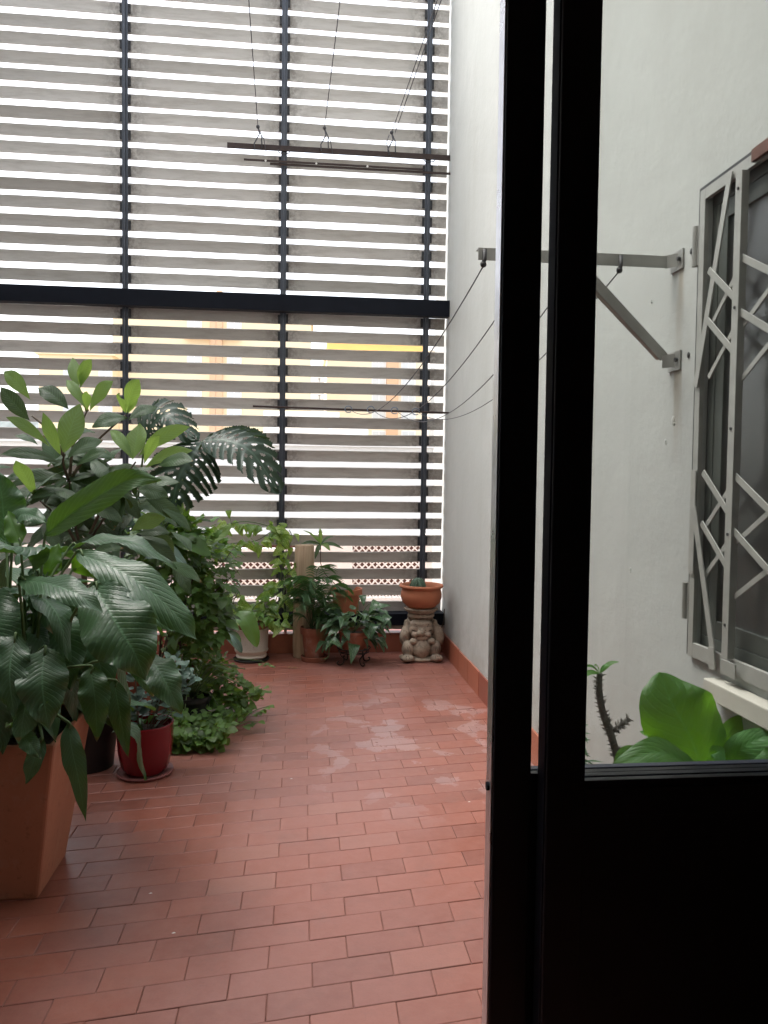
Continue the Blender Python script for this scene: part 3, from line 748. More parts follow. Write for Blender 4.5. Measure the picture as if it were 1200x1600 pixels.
for i, (xa, ya, xb, yb) in enumerate(TX):
    ln = thing("overhead_line", at(xa, ya, YS - .09), ["taut overhead line leftmost of three above the louvres", "taut overhead line in the middle of three above the louvres",
              "slack doubled overhead line nearest the white wall"][i], "clothesline", "overhead clotheslines")
    A = at(xa, ya - 28, YS - .10); d = ray(xb, yb); 
    # the line runs to the house at nearly constant height: end point above the picture on its own sight plane
    Bp = at(xb, yb, 4.55); B = A + (Bp - A) * ((YS - .1 - 1.40) / (YS - .1 - Bp.y))
    for dx in ((0,) if i < 2 else (0, .028)):
        pts = [A.lerp(B, t) + Vector((dx * (1 - t * .5), 0, -.05 * 4 * t * (1 - t) * .3)) for t in [j / 16 for j in range(17)]]
        MB().tube(pts, .0032, 6).build("rope", "rope_dark", ln, smooth=True)
    q = A
    MB().tube([q, q + Vector((.012, 0, -.06)), q + Vector((-.03, 0, -.14)), q + Vector((-.025, 0, -.19))], .0055, 6).tube([q, q + Vector((.03, .0, -.07)), q + Vector((.035, 0, -.17))], .005, 6) \
        .tube([q + Vector((.0, 0, -.02)), q + Vector((.05, -.002, -.10)), q + Vector((.07, 0, -.21))] if i < 2 else [q + Vector((-.02, 0, -.02)), q + Vector((-.045, 0, -.09)), q + Vector((-.01, 0, -.19))], .0035, 6).ball(q, .016, 8, 6).build("knot", "rope_dark", ln, smooth=True)

# ================================================================== OUTSIDE, beyond the louvres
simple("outer_tile", (.46, .30, .22), .8, 0, .15, 3)
structure(MB().box((-14, 6.862, -.30), (9, 10.4, .0)), "outer_terrace", "outer_tile")
simple("shade_brown", (.085, .035, .025), .9, 0, .5, 8)
def lattice(x0, x1, y, z0, z1, label):
    t = thing("lattice_parapet", ((x0 + x1) / 2, y, 0), label, "parapet", "lattice parapets")
    MB().box((x0, y, z1), (x1, y + .12, z1 + .06)).build("coping", "outer_white", t)
    MB().box((x0, y, .001), (x1, y + .12, z0)).build("base", "outer_white", t)
    mb = MB(); p = .082; n = int((x1 - x0) / p) + 1; H = z1 - z0
    for i in range(-int(H / p) - 1, n + int(H / p) + 2):
        for s_ in (1, -1):
            xa = x0 + i * p; xb = xa + s_ * H; za, zb = z0, z1
            # clip to the panel
            def cl(xq): return min(max(xq, x0), x1)
            ta = (cl(xa) - xa) / (xb - xa); tb = (cl(xb) - xa) / (xb - xa)
            if (xa < x0 and xb < x0) or (xa > x1 and xb > x1) or abs(tb - ta) < .02: continue
            mb.bar((xa + (xb - xa) * ta, y + .05 + .011 * s_, z0 + H * ta), (xa + (xb - xa) * tb, y + .05 + .011 * s_, z0 + H * tb), .017, .02, (0, 1, 0))
    tag(mb.build("lattice", "outer_white", t), kind='stuff')
YP = 9.3
for a_, b_, lab in ((551, 664, "dark panel added as shade behind the right-hand lattice parapet"), (300, 463, "dark panel added as shade behind the left lattice parapet")):
    tag(MB().box((at(a_, 880, YP).x, YP + .45, .001), (at(b_, 880, YP).x, YP + .60, .72)).build("shade_panel", "shade_brown", None), lab, "planter")  # added panels; shadowed terracotta is put into their dark colour
lattice(at(551, 880, YP).x, at(664, 880, YP).x, YP, .05, .76, "white diamond lattice parapet behind the right-hand louvres")
lattice(at(300, 880, YP).x, at(463, 880, YP).x, YP, .05, .60, "white diamond lattice parapet behind the climbing pothos")
for a_, b_, lab in ((463, 551, "plain white parapet wall between the two lattice panels"), (664, 780, "plain white parapet wall beyond the corner by the statue"), (-300, 300, "plain white parapet wall beyond the big plants")):
    p = MB().box((at(a_, 880, YP).x + .002, YP, 0.001), (at(b_, 880, YP).x - .002, YP + .14, .84)).build("parapet", "outer_white", None)
    tag(p, lab, "parapet")

for nm, c1 in (("facade_cream", (.86, .70, .45)), ("facade_peach", (.86, .72, .52)), ("facade_brick", (.72, .46, .28)), ("facade_orange", (.80, .50, .17)), ("facade_grey", (.40, .40, .40)), ("window_pale", (.66, .66, .64))):
    simple(nm, c1, .85, 0, .05, .3)
def block(name, x0, x1, y0, y1, z1, mat, label, windows=(), extra=None, cat="building"):
    t = thing(name, ((x0 + x1) / 2, y0, -6), label, cat)
    MB().box((x0, y0, -6), (x1, y1, z1)).build("wall", mat, t)
    MB().box((x0 - .25, y0 - .25, z1 + .002), (x1 + .25, y1 + .2, z1 + .45)).build("roof", mat, t)
    for (wx, wz, ww, wh) in windows:
        f = MB().box((wx - ww / 2, y0 - .06, wz - wh / 2), (wx + ww / 2, y0 - .001, wz + wh / 2)).build("window", "outer_white", t)
        MB().box((wx - ww / 2 + .12, y0 - .08, wz - wh / 2 + .12), (wx - .05, y0 - .0605, wz + wh / 2 - .12)).build("pane", "window_pale", f)
        MB().box((wx + .05, y0 - .08, wz - wh / 2 + .12), (wx + ww / 2 - .12, y0 - .0605, wz + wh / 2 - .12)).build("pane", "window_pale", f)
    return t
def zx(x, y, Y): p = at(x, y, Y); return p.x, p.z
YA = 62.0
xa0, _ = zx(176, 560, YA); xa1, _ = zx(486, 560, YA); _, zA = zx(330, 479, YA)
winsA = [(zx(x, y, YA)[0], zx(x, y, YA)[1], 1.15, 1.3) for y in (512, 563, 614, 645, 690) for x in (304, 366)]
bA = block("apartment_block", xa0, xa1, YA, YA + 14, zA, "facade_cream", "large cream apartment block with a brick stair strip, seen through the left louvres", winsA)
for xs in (333, 343):
    x_, _ = zx(xs, 560, YA); MB().box((x_ - .24, YA - .3, -6), (x_ + .24, YA - .001, zA + (1.2 if xs == 343 else .6))).build("brick_strip", "facade_brick", bA)
for x0_, x1_ in ((288, 328), (343, 375)):
    p0, p1 = zx(x0_, 512, YA), zx(x1_, 512, YA); MB().box((p0[0], YA - .7, p0[1] - .9), (p1[0], YA - .07, p0[1] - .75)).build("balcony", "facade_brick", bA)
xw0, zw = zx(60, 553, 60)
block("apartment_block", xw0, zx(175, 560, 60)[0], 60, 72, zw, "facade_cream", "lower cream apartment wing with small windows at the far left", [(zx(x, y, 60)[0], zx(x, y, 60)[1], 1.0, 1.2) for y in (585, 637) for x in (110, 165)])
YB2 = 78.0
xb0, _ = zx(511, 560, YB2); xb1, _ = zx(668, 560, YB2); _, zB = zx(580, 556, YB2)
winsB = [(zx(x, y, YB2)[0], zx(x, y, YB2)[1], 1.5, 1.5) for y in (572, 600, 627, 652, 684) for x in (592, 638)]
bB = block("apartment_block", xb0, xb1, YB2, YB2 + 12, zB, "facade_peach", "peach apartment block topped by an orange storey, seen beside the right wall", winsB)
x0_, z0_ = zx(511, 552, YB2); x1_, z1_ = zx(668, 536, YB2)
MB().box((x0_, YB2 + .3, zB + .46), (x1_, YB2 + 11, z1_)).build("top_storey", "facade_orange", bB)
xs0, xs1 = zx(604, 600, YB2)[0], zx(622, 600, YB2)[0]; MB().box((xs0, YB2 - .3, -6), (xs1, YB2 - .001, zB)).build("brick_strip", "facade_brick", bB)
xc0 = zx(485, 600, 95)[0]; xc1 = zx(512, 600, 95)[0]
block("apartment_block", xc0 - .6, xc1 + 1, 95, 104, zx(500, 580, 95)[1], "outer_white", "narrow white block standing between the two apartment blocks", [(zx(x, y, 95)[0], zx(x, y, 95)[1], 1.1, 1.4) for y in (600, 626) for x in (494, 504)])
xd0 = zx(672, 600, 88)[0]
block("apartment_block", xd0, xd0 + 14, 88, 98, zx(690, 549, 88)[1], "outer_white", "pale block at the far right beside the wall corner", [(zx(x, y, 88)[0], zx(x, y, 88)[1], 1.3, 1.4) for y in (578, 605, 630) for x in (680, 694)])
# low white building just behind the parapet, with a canopy
x0_, z0_ = zx(-200, 700, 17); x1_, _ = zx(760, 700, 17)
lo = thing("low_building", ((x0_ + x1_) / 2, 17, -6), "long low white building just beyond the lattice parapet", "building")
MB().box((x0_, 17, -6), (x1_, 24, zx(540, 698, 17)[1])).build("wall", "outer_white", lo)
MB().box((x0_ - .1, 16.9, zx(540, 698, 17)[1] + .001), (x1_ + .1, 24.1, zx(540, 692, 17)[1])).build("coping", "outer_white", lo)
c0, cz = zx(412, 648, 19); c1, _ = zx(530, 648, 19)
can = MB().box((c0, 19, cz - .02), (c1, 22.5, cz + .10)).build("canopy", "outer_white", lo)
for x_ in (c0 + .2, c1 - .2): MB().box((x_ - .05, 19.3, zx(540, 692, 17)[1]), (x_ + .05, 19.4, cz - .021)).build("canopy_post", "outer_white", lo)
c0, cz = zx(412, 668, 20); c1, _ = zx(575, 668, 20)
MB().box((c0, 20.0, zx(540, 692, 17)[1] + .001), (c1, 22.3, zx(450, 668, 20)[1])).build("upper_room", "outer_white", lo)
# hill at the far left
hv, hf = [], []
for i in range(31):
    x_ = -900 + i * 30; z_ = 30 + 62 * math.exp(-((x_ + 420) / 190.0) ** 2) + 5 * math.sin(i * 1.7) + 3 * math.sin(i * 3.1)
    hv += [(x_, 880, -6), (x_, 900 + 200, z_)]
for i in range(30): hf.append((2 * i, 2 * i + 2, 2 * i + 3, 2 * i + 1))
simple("hill_scrub", (.16, .18, .17), .9, 0, .3, .02)
structure(MB().add(hv, hf), "hill", "hill_scrub")
#PART3
# ================================================================== POTS AND PLANTS
def pot_profile(rb, rt, h, rim=.0, rim_h=.0, th=.012, soil=.03):
    p = [(rb, 0)]
    if rim > 0: p += [(rt - (rt - rb) * rim_h / h, h - rim_h), (rt + rim, h - rim_h + .002), (rt + rim, h)]
    else: p += [(rb + (rt - rb) * .5, h * .5), (rt, h)]
    p += [(rt + rim - th, h), (rt - th, h - soil - .02), (0.0, h - soil - .02)]
    return p
def soil_disc(c, r, z, parent): return MB().lathe([(r, z - .012), (r * .99, z), (r * .5, z + .008), (0, z + .010)], c, 24).build("soil", "soil", parent, smooth=True)
def big_leaf(parent, name, pts, hw, nrm, mat, i, **kw):
    return leaf_geo(MB(), pts, hw, nrm, seed=i, **kw).build(name, mat, parent, smooth=True)
TOCAM = Vector((0, -1, 0))

# ---- large tapered square planter with the big-leaved plant
PLX, PLY = -1.085, 2.905
plt_ = thing("planter", (PLX, PLY, 0), "tall tapered square terracotta planter in the left foreground", "planter")
def sq_planter(cx, cy, b, t, h, th=.022):
    mb = MB(); rings = [(b, 0), (t, h), (t - th, h), (t - th - .01, h - .05)]
    vs = []
    for q, z in rings:
        vs += [(cx - q, cy - q, z), (cx + q, cy - q, z), (cx + q, cy + q, z), (cx - q, cy + q, z)]
    fs = [(3, 2, 1, 0)] + [(i * 4 + j, i * 4 + (j + 1) % 4, (i + 1) * 4 + (j + 1) % 4, (i + 1) * 4 + j) for i in range(3) for j in range(4)] + [(12, 13, 14, 15)]
    return mb.add(vs, fs)
sq_planter(PLX, PLY, .160, .245, .585).build("body", "terracotta_planter", plt_, bevel=.012)
MB().box((PLX - .205, PLY - .205, .51), (PLX + .205, PLY + .205, .545)).build("soil", "soil", plt_, bevel=.01)

sp = thing("broad_leaf_plant", (PLX, PLY, .55), "big plant with broad dark pleated drooping leaves in the tapered planter", "plant")
core = Vector((PLX + .02, PLY, .60))
SPL = [  # (pixel, depth) points of the midrib, half width in pixels at ~3 m, way the face looks, material
 ([(70, 838, 2.9), (107, 806, 2.8), (173, 764, 2.72), (213, 748, 2.70), (252, 750, 2.72)], 25, (.30, -.8, .25), "leaf_spath_mid", 16),
 ([(118, 864, 2.9), (170, 884, 2.78), (226, 916, 2.70), (280, 966, 2.66), (308, 1000, 2.68)], 33, (.35, -.8, .55), "leaf_spath", 20),
 ([(146, 912, 2.75), (168, 950, 2.62), (192, 990, 2.56), (211, 1022, 2.54), (228, 1064, 2.55)], 57, (.1, -.9, .45), "leaf_spath", 22),
 ([(229, 1022, 2.85), (246, 1044, 2.78), (264, 1076, 2.74), (284, 1116, 2.74)], 29, (.35, -.8, .35), "leaf_spath", 15),
 ([(30, 906, 2.75), (75, 912, 2.60), (120, 928, 2.50), (162, 958, 2.47)], 27, (.05, -.62, .75), "leaf_spath", 18),
 ([(108, 856, 3.1), (160, 840, 3.02), (220, 852, 2.95), (276, 890, 2.92)], 23, (.2, -.35, .9), "leaf_spath", 16),
 ([(60, 900, 2.9), (40, 866, 2.85), (14, 852, 2.75), (-30, 860, 2.70)], 44, (.0, -.35, .85), "leaf_spath", 16),
 ([(72, 900, 3.05), (80, 880, 3.06), (92, 848, 3.1)], 17, (.2, -1, .0), "leaf_spath_bright", 9),
 ([(32, 850, 2.95), (22, 826, 2.98), (12, 798, 3.02)], 16, (.3, -1, .0), "leaf_spath_bright", 9),
 ([(20, 838, 3.0), (30, 806, 3.0), (52, 806, 2.95), (74, 818, 2.9)], 17, (-.1, -.7, .7), "leaf_spath", 13),
 ([(10, 860, 3.2), (5, 800, 3.2), (2, 770, 3.2), (-6, 735, 3.2)], 34, (.3, -.9, .2), "leaf_spath", 12),
 ([(112, 892, 2.98), (140, 882, 2.98), (172, 908, 2.95)], 22, (0, -.9, -.3), "leaf_spath_bright", 10),
 ([(190, 950, 2.9), (235, 958, 2.85), (286, 990, 2.84)], 19, (.2, -.6, .8), "leaf_spath", 14),
 ([(106, 1128, 2.62), (112, 1170, 2.58), (122, 1215, 2.57), (134, 1284, 2.58)], 18, (.1, -1, .1), "leaf_spath", 14),
 ([(140, 1040, 2.75), (148, 1090, 2.70), (152, 1158, 2.70)], 25, (.1, -1, .15), "leaf_spath", 12),
 ([(178, 1062, 2.9), (186, 1110, 2.86), (200, 1182, 2.86)], 18, (.2, -1, .1), "leaf_spath", 12),
 ([(10, 1135, 2.6), (40, 1122, 2.55), (76, 1096, 2.52)], 8, (0, -.8, .6), "leaf_spath_bright", 9),
 ([(28, 1142, 2.6), (45, 1160, 2.52), (64, 1186, 2.50)], 15, (.1, -.9, .4), "leaf_spath", 10),
 ([(66, 1150, 2.62), (52, 1190, 2.58), (40, 1226, 2.58)], 15, (-.1, -1, .1), "leaf_spath", 10),
 ([(50, 1050, 2.64), (40, 1100, 2.54), (30, 1160, 2.52)], 34, (-.3, -1, .2), "leaf_spath", 14),
 ([(70, 1010, 2.62), (66, 1070, 2.53), (76, 1140, 2.52)], 40, (.25, -1, .3), "leaf_spath", 14),
 ([(25, 990, 2.62), (15, 1050, 2.54), (22, 1120, 2.52)], 30, (.1, -1, .1), "leaf_spath", 14),
 ([(-10, 920, 2.9), (-5, 980, 2.75), (14, 1040, 2.68)], 40, (.0, -.9, .3), "leaf_spath", 14),
 ([(70, 950, 3.0), (95, 1010, 2.85), (110, 1080, 2.80)], 40, (.1, -1, .1), "leaf_spath", 14),
 ([(120, 960, 3.05), (150, 1020, 2.95), (170, 1100, 2.92)], 34, (.1, -1, .1), "leaf_spath", 14),
 ([(20, 1000, 2.95), (30, 1070, 2.85), (50, 1140, 2.82)], 36, (-.1, -1, .1), "leaf_spath", 14),
 ([(-10, 1020, 2.7), (-6, 1100, 2.62), (4, 1180, 2.62)], 34, (.1, -1, .1), "leaf_spath", 14),
 ([(185, 1000, 3.1), (215, 1030, 3.0), (240, 1090, 3.0)], 24, (.2, -1, .1), "leaf_spath", 12),
 ([(60, 920, 3.2), (120, 950, 3.2), (190, 1000, 3.2)], 34, (.1, -1, .4), "leaf_spath", 12),
]
for i, (pp, hwpx, nr, mt, nv) in enumerate(SPL):
    pts = [at(x, y, Y) for x, y, Y in pp]; hw = hwpx * pp[1][2] / FPX
    L = sum((pts[j + 1] - pts[j]).length for j in range(len(pts) - 1))
    big_leaf(sp, "leaf", pts, hw, nr, mt, i, fold=.16 if mt != "leaf_spath_mid" else .42, pleat=(17, .0026 if hwpx > 20 else .0018), k=.20, wave=(2.2 + (i * .37) % 1.3, .016), nl=76, nw=7, cup=.20)
    # petiole from the crown of the plant
    b = pts[0]; c0 = core + Vector((random.uniform(-.10, .10), random.uniform(-.10, .10), -.06))
    mid = c0.lerp(b, .55) + Vector((0, 0, .08))
    MB().tube(catmull([c0, mid, b, pts[0].lerp(pts[1], .25)], 10), [.0075 - .0004 * j for j in range(11)], 6).build("stalk", "stem_green", sp, smooth=True)
# inner leaves that fill the plant, mostly in shade
fill_me = [leaf_geo(MB(), [(0, 0, 0), (0, .12, .05), (0, .25, .04), (0, .40, -.07)], .075 + .01 * q, (0, 0, 1), fold=.2, pleat=(17, .0012), k=.20, wave=(2.4, .016), nl=60, nw=5, cup=.2, seed=q).mesh("leaf", "leaf_spath", True) for q in range(3)]
for i in range(95):
    a = random.uniform(0, 6.28); rr = random.uniform(.03, .34)
    p = Vector((PLX - .08 + math.cos(a) * rr, PLY + .20 + math.sin(a) * rr * .7, random.uniform(.50, 1.16)))
    d = Vector((math.cos(a), math.sin(a) * .7 + .1, random.uniform(-1.3, .4)))
    place("leaf", fill_me[i % 3], frame(p, d, (0, 0, 1), random.uniform(.65, 1.0)), sp)

for i in range(70):  # leaves added out of view at the left to shade the planter
    a = random.uniform(0, 6.28)
    p = Vector((random.uniform(-1.75, -1.18), random.uniform(2.25, 2.85), random.uniform(.45, 1.35)))
    place("leaf", fill_me[i % 3], frame(p, (math.cos(a), math.sin(a) * .7, random.uniform(-1.0, .3)), (0, 0, 1), random.uniform(.8, 1.15)), sp)

# ---- loquat in a black nursery pot, behind
LQ = Vector((-1.10, 4.02, 0))
np_ = thing("nursery_pot", LQ, "black plastic nursery pot in the shade between planter and red pot", "pot")
MB().lathe(pot_profile(.125, .155, .29, .008, .03), LQ, 32).build("body", "black_plastic", np_, smooth=False, auto=True)
soil_disc(LQ, .142, .262, np_)
lq = thing("loquat_tree", LQ + Vector((0, 0, .26)), "young loquat tree with upright pale green new leaves against the louvres", "tree")
hubs = {'a': (100, 712), 'b': (122, 608), 'c': (136, 642), 'd': (197, 648), 'e': (212, 722), 'f': (50, 650), 'g': (62, 782), 'h': (178, 790), 'm': (108, 752)}
YH = {'a': 3.62, 'b': 3.80, 'c': 3.75, 'd': 3.85, 'e': 3.66, 'f': 3.70, 'g': 3.75, 'h': 3.85, 'm': 3.85}
tr0 = LQ + Vector((0, 0, .26)); fork = Vector((-1.10, 3.92, 1.12))
MB().tube(catmull([tr0, tr0.lerp(fork, .5) + Vector((.02, .01, 0)), fork], 10), [.019 - .0006 * i for i in range(11)], 8).build("trunk", "stem_brown", lq, smooth=True)
hp = {k_: at(*v, YH[k_]) for k_, v in hubs.items()}
for k_, par in (('m', None), ('a', 'm'), ('c', 'm'), ('b', 'c'), ('d', 'm'), ('e', None), ('f', 'a'), ('g', None), ('h', None)):
    s0 = fork if par is None else hp[par]; e_ = hp[k_]
    MB().tube(catmull([s0, s0.lerp(e_, .5) + Vector((random.uniform(-.02, .02), 0, .02)), e_], 8), [.0095 - .0007 * i for i in range(9)], 6).build("branch", "stem_brown", lq, smooth=True)
LQL = [  # base, tip (zoomed coords /4 + (0,540)), full width, 1 = new pale leaf, facing
 (490, 270, 455, 75, 70, 1), (500, 270, 575, 85, 62, 1), (505, 260, 527, 88, 50, 1), (530, 390, 415, 215, 60, 1), (560, 410, 706, 220, 84, 1), (545, 412, 545, 288, 48, 1),
 (190, 340, 22, 160, 84, 1), (190, 472, 5, 258, 98, 0), (432, 402, 238, 262, 104, 0), (395, 680, 500, 365, 134, 1), (382, 690, 268, 415, 74, 1), (312, 632, 38, 448, 62, 1),
 (382, 735, 0, 680, 76, 0), (420, 705, 645, 590, 94, 0), (790, 424, 872, 212, 88, 1), (782, 424, 745, 305, 56, 1), (800, 425, 862, 300, 40, 1), (800, 470, 985, 386, 78, 0),
 (800, 452, 575, 512, 104, 0), (832, 712, 872, 484, 124, 1), (862, 694, 1188, 508, 84, 1), (905, 764, 1205, 656, 76, 1), (832, 714, 688, 528, 66, 1), (900, 740, 1000, 560, 60, 1),
 (226, 955, 98, 718, 94, 1), (422, 832, 48, 884, 84, 0), (402, 872, 188, 996, 64, 0), (480, 752, 665, 664, 74, 0), (985, 756, 1210, 722, 96, 0), (850, 905, 1055, 950, 96, 0),
 (900, 955, 1152, 1105, 92, 0), (820, 1160, 1035, 1078, 92, 1), (700, 850, 690, 1105, 104, 0), (560, 850, 490, 1010, 100, 0), (420, 820, 270, 560, 90, 0), (430, 700, 300, 760, 84, 0),
 (480, 560, 590, 545, 90, 0), (440, 850, 350, 1080, 96, 0), (440, 860, 560, 1060, 90, 0), (640, 800, 800, 900, 92, 0), (640, 760, 760, 640, 84, 0), (700, 820, 560, 740, 90, 0),
 (420, 770, 240, 690, 74, 0), (330, 900, 140, 1010, 80, 0), (780, 760, 620, 860, 88, 0), (240, 620, 90, 560, 60, 0), (600, 700, 470, 620, 84, 0), (880, 780, 1000, 900, 90, 0),
 (760, 900, 880, 1090, 90, 0), (520, 900, 640, 1120, 90, 0),
]
for i, (bx, by, tx, ty, wd, young) in enumerate(LQL):
    B = (bx / 4, by / 4 + 540); T = (tx / 4, ty / 4 + 540)
    best = min(hp, key=lambda q: (hubs[q][0] - B[0]) ** 2 + (hubs[q][1] - B[1]) ** 2); Yb = YH[best] + (0 if i < 34 else .22)
    side = random.uniform(-.16, .10) if i < 34 else random.uniform(-.02, .25)
    A = at(*B, Yb); E_ = at(*T, Yb + side); L = (E_ - A).length
    up = (E_ - A).normalized().z
    bow = Vector((0, -.02, .028 if abs(up) < .75 else 0.0)) * (L / .3)
    pts = [A, A.lerp(E_, .25) + bow * .75, A.lerp(E_, .5) + bow, A.lerp(E_, .75) + bow * .75, E_]
    nr = Vector((random.uniform(-.3, .3), -.85 if young else -.8, .15 if young else .5)) if i < 34 else Vector((random.uniform(-.5, .5), -.5, .7))
    big_leaf(lq, "leaf", pts, wd / 8 * Yb / FPX * 1.12, nr, "leaf_loquat_young" if young else "leaf_loquat", 100 + i, shape=shp_obov, fold=.16, pleat=(13, .0022), k=.18, wave=(2, .006), nl=34, nw=4, cup=.15)

lqf = [leaf_geo(MB(), [(0, 0, 0), (0, .08, .012), (0, .17, .008), (0, .24, -.02)], .036 + .005 * q, (0, 0, 1), shape=shp_obov, fold=.16, pleat=(13, .002), k=.18, wave=(2, .006), nl=30, nw=4, cup=.15, seed=q).mesh("leaf", "leaf_loquat", True) for q in range(3)]
for i in range(110):
    px, py = random.gauss(140, 62), random.uniform(690, 880)
    if px > 285 or px < -20 or py < 700 + abs(px - 130) * .25: continue
    p = at(px, py, random.uniform(3.75, 4.15)); a = random.uniform(0, 6.28)
    place("leaf", lqf[i % 3], frame(p, (math.cos(a), math.sin(a) * .5 - .2, random.uniform(-.9, .35)), (random.gauss(0, .4), -.6, .7), random.uniform(.75, 1.1)), lq)

# ---- monstera
MO = Vector((-1.15, 5.05, 0))
mp = thing("plant_pot", MO, "brown clay pot half hidden behind the leaves at the back left", "pot")
MB().lathe(pot_profile(.14, .19, .33, .01, .05), MO, 32).build("body", "terracotta_old", mp, auto=True); soil_disc(MO, .175, .30, mp)
mo = thing("monstera", MO + Vector((0, 0, .3)), "monstera with large split and holed dark leaves before the louvres", "plant")
def monstera_leaf(pts, hw, nrm, seed, nl=110, nw=20, nf=9, up=0.0):
    C = catmull(pts, nl); nrm = Vector(nrm).normalized(); vs, uv, fs = [], [], []
    rnd = random.Random(seed); ph = (rnd.random(), rnd.random())
    m = 2 * nw + 1
    def width(t): return (max(0.0, math.sin(math.pi * min(1, t * .93 + .07)) ** .55)) * (1 - .18 * t)
    for i, p in enumerate(C):
        t = i / nl; T = (C[min(i + 1, nl)] - C[max(i - 1, 0)]).normalized()
        N_ = (nrm - T * nrm.dot(T)).normalized(); B = T.cross(N_).normalized(); wd = hw * width(t)
        for j in range(-nw, nw + 1):
            s = j / nw; a = abs(s); q = .33 * a * (1 - t * .5)            # fingers sweep towards the tip
            x = nf * (t - .12 * a) + ph[0 if s < 0 else 1]; fl = math.floor(x); fi = x - fl
            lob = .90 + .12 * math.sin(math.pi * fi)
            h = .16 * a * wd - .42 * a * a * wd * (1 - up * (s > 0) * 2.2) + .010 * math.cos(2 * math.pi * (x + .5)) * a * hw * 6
            Pq = p + B * s * wd * lob + N_ * h + T * q * hw * .9 * a
            vs.append(Pq); uv.append((s * .5 + .5, t))
    for i in range(nl):
        t = (i + .5) / nl
        for j in range(-nw, nw):
            s = (j + .5) / nw; a = abs(s); x = nf * (t - .12 * a) + ph[0 if s < 0 else 1]; fl = math.floor(x); fi = x - fl
            g = abs(fi - .5); rr = random.Random(int(fl) * 31 + seed * 7 + (s < 0)); dep = rr.uniform(.42, .62)
            if a > dep and g < .13 + .14 * (a - dep) and .05 < t < .95: continue        # split between two fingers
            if ((fi - .5) / .15) ** 2 + ((a - .27) / .085) ** 2 < 1: continue            # holes by the midrib
            if ((((fi + .5) % 1) - .5) / .11) ** 2 + ((a - .15) / .05) ** 2 < 1: continue
            k_ = i * m + j + nw; fs.append((k_, k_ + 1, k_ + 1 + m, k_ + m))
    return MB().add(vs, fs, uv)
ML = [([(318, 688, 4.55), (352, 688, 4.48), (392, 706, 4.42), (434, 764, 4.42)], 60, (.15, -.72, .62), 1, .55),
      ([(316, 690, 4.62), (300, 712, 4.55), (280, 745, 4.50), (268, 795, 4.50)], 62, (-.05, -.9, .4), 2, 0.0),
      ([(226, 690, 4.6), (238, 664, 4.55), (262, 650, 4.5), (304, 684, 4.42)], 44, (.1, -.75, .6), 3, 0.0),
      ([(300, 830, 4.8), (262, 800, 4.7), (225, 800, 4.6), (190, 840, 4.6)], 46, (0, -.7, .7), 4, 0.0),
      ([(200, 820, 4.9), (160, 790, 4.8), (120, 800, 4.7), (90, 850, 4.7)], 46, (0, -.7, .7), 5, 0.0)]
for i, (pp, hwpx, nr, sd_, up) in enumerate(ML):
    pts = [at(x, y, Y) for x, y, Y in pp]
    monstera_leaf(pts, hwpx * pp[0][2] / FPX, nr, sd_, up=up).build("leaf", "leaf_monstera", mo, smooth=True)
    b = MO + Vector((random.uniform(-.05, .05), random.uniform(-.05, .05), .30))
    MB().tube(catmull([b, b.lerp(pts[0], .5) + Vector((0, 0, .18)), pts[0]], 12), [.011 - .0004 * j for j in range(13)], 6).build("stalk", "stem_green", mo, smooth=True)

# ---- helper: many single leaves of one plant
def shrub(t, meshes, n, gen, nm="leaf"):
    for i in range(n):
        p, d, nr, sc_ = gen(i); place(nm, random.choice(meshes), frame(p, d, nr, sc_, random.uniform(-.3, .3)), t)
def mass(t, geos, n, gen, mat):
    mb = MB()
    for i in range(n):
        p, d, nr, sc_ = gen(i); M = frame(p, d, nr, sc_, random.uniform(-.3, .3)); g = random.choice(geos)
        mb.add([M @ Vector(v) for v in g.v], g.f, g.uv)
    return tag(mb.build("foliage", mat, t, smooth=True), kind='stuff')
def lobed(t, s):   # five-lobed ivy-like outline
    return .80 + .30 * math.cos(2 * math.pi * (t * 2.2 - .25)) * min(1, abs(s) * 1.5)
ivy_me = [leaf_mesh("leaf", "leaf_ivy", .070, .034, .25, shape=shp_heart, fold=.15, nl=9, nw=2, lobes=lobed, seed=q) for q in range(2)] + [leaf_mesh("leaf", "leaf_ivy", .085, .030, .35, shape=shp_oval, fold=.2, nl=7, nw=2)]
IV = Vector((-.86, 4.95, 0))
ip = thing("plant_pot", IV, "dull clay pot under the dense leafy bush in the middle of the left row", "pot")
MB().lathe(pot_profile(.13, .17, .30, .01, .05), IV, 28).build("body", "terracotta_old", ip, auto=True); soil_disc(IV, .155, .27, ip)
iv = thing("leafy_bush", IV + Vector((0, 0, .27)), "dense bush of small green lobed leaves between the big leaves and the white pot", "bush")
def ell(c, r):
    c = Vector(c); r = Vector(r)
    def g(i):
        u = rnd_dir(-.8); q = random.uniform(.55, 1.02) if random.random() < .8 else random.uniform(.1, .6)
        p = c + Vector((u.x * r.x, u.y * r.y, u.z * r.z)) * q
        d = (u + Vector((random.gauss(0, .5), random.gauss(0, .5) - .3, random.gauss(0, .4) - .25))).normalized()
        return p, d, (u * .5 + Vector((0, -.35, .9))), random.uniform(.7, 1.35)
    return g
g1, g2, g3 = ell(at(300, 900, 4.75), (.27, .28, .36)), ell(at(262, 850, 4.6), (.24, .22, .22)), ell(at(318, 965, 4.75), (.17, .20, .24))
shrub(iv, ivy_me, 290, lambda i: (g1, g1, g3, g2)[i % 4](i))
ivg = [leaf_mb(.062, .029, .25, shape=shp_heart, fold=.15, nl=5, nw=1, lobes=lobed, seed=q) for q in range(2)]
mass(iv, ivg, 950, lambda i: (g1, g1, g3, g2)[i % 4](i), "leaf_ivy")
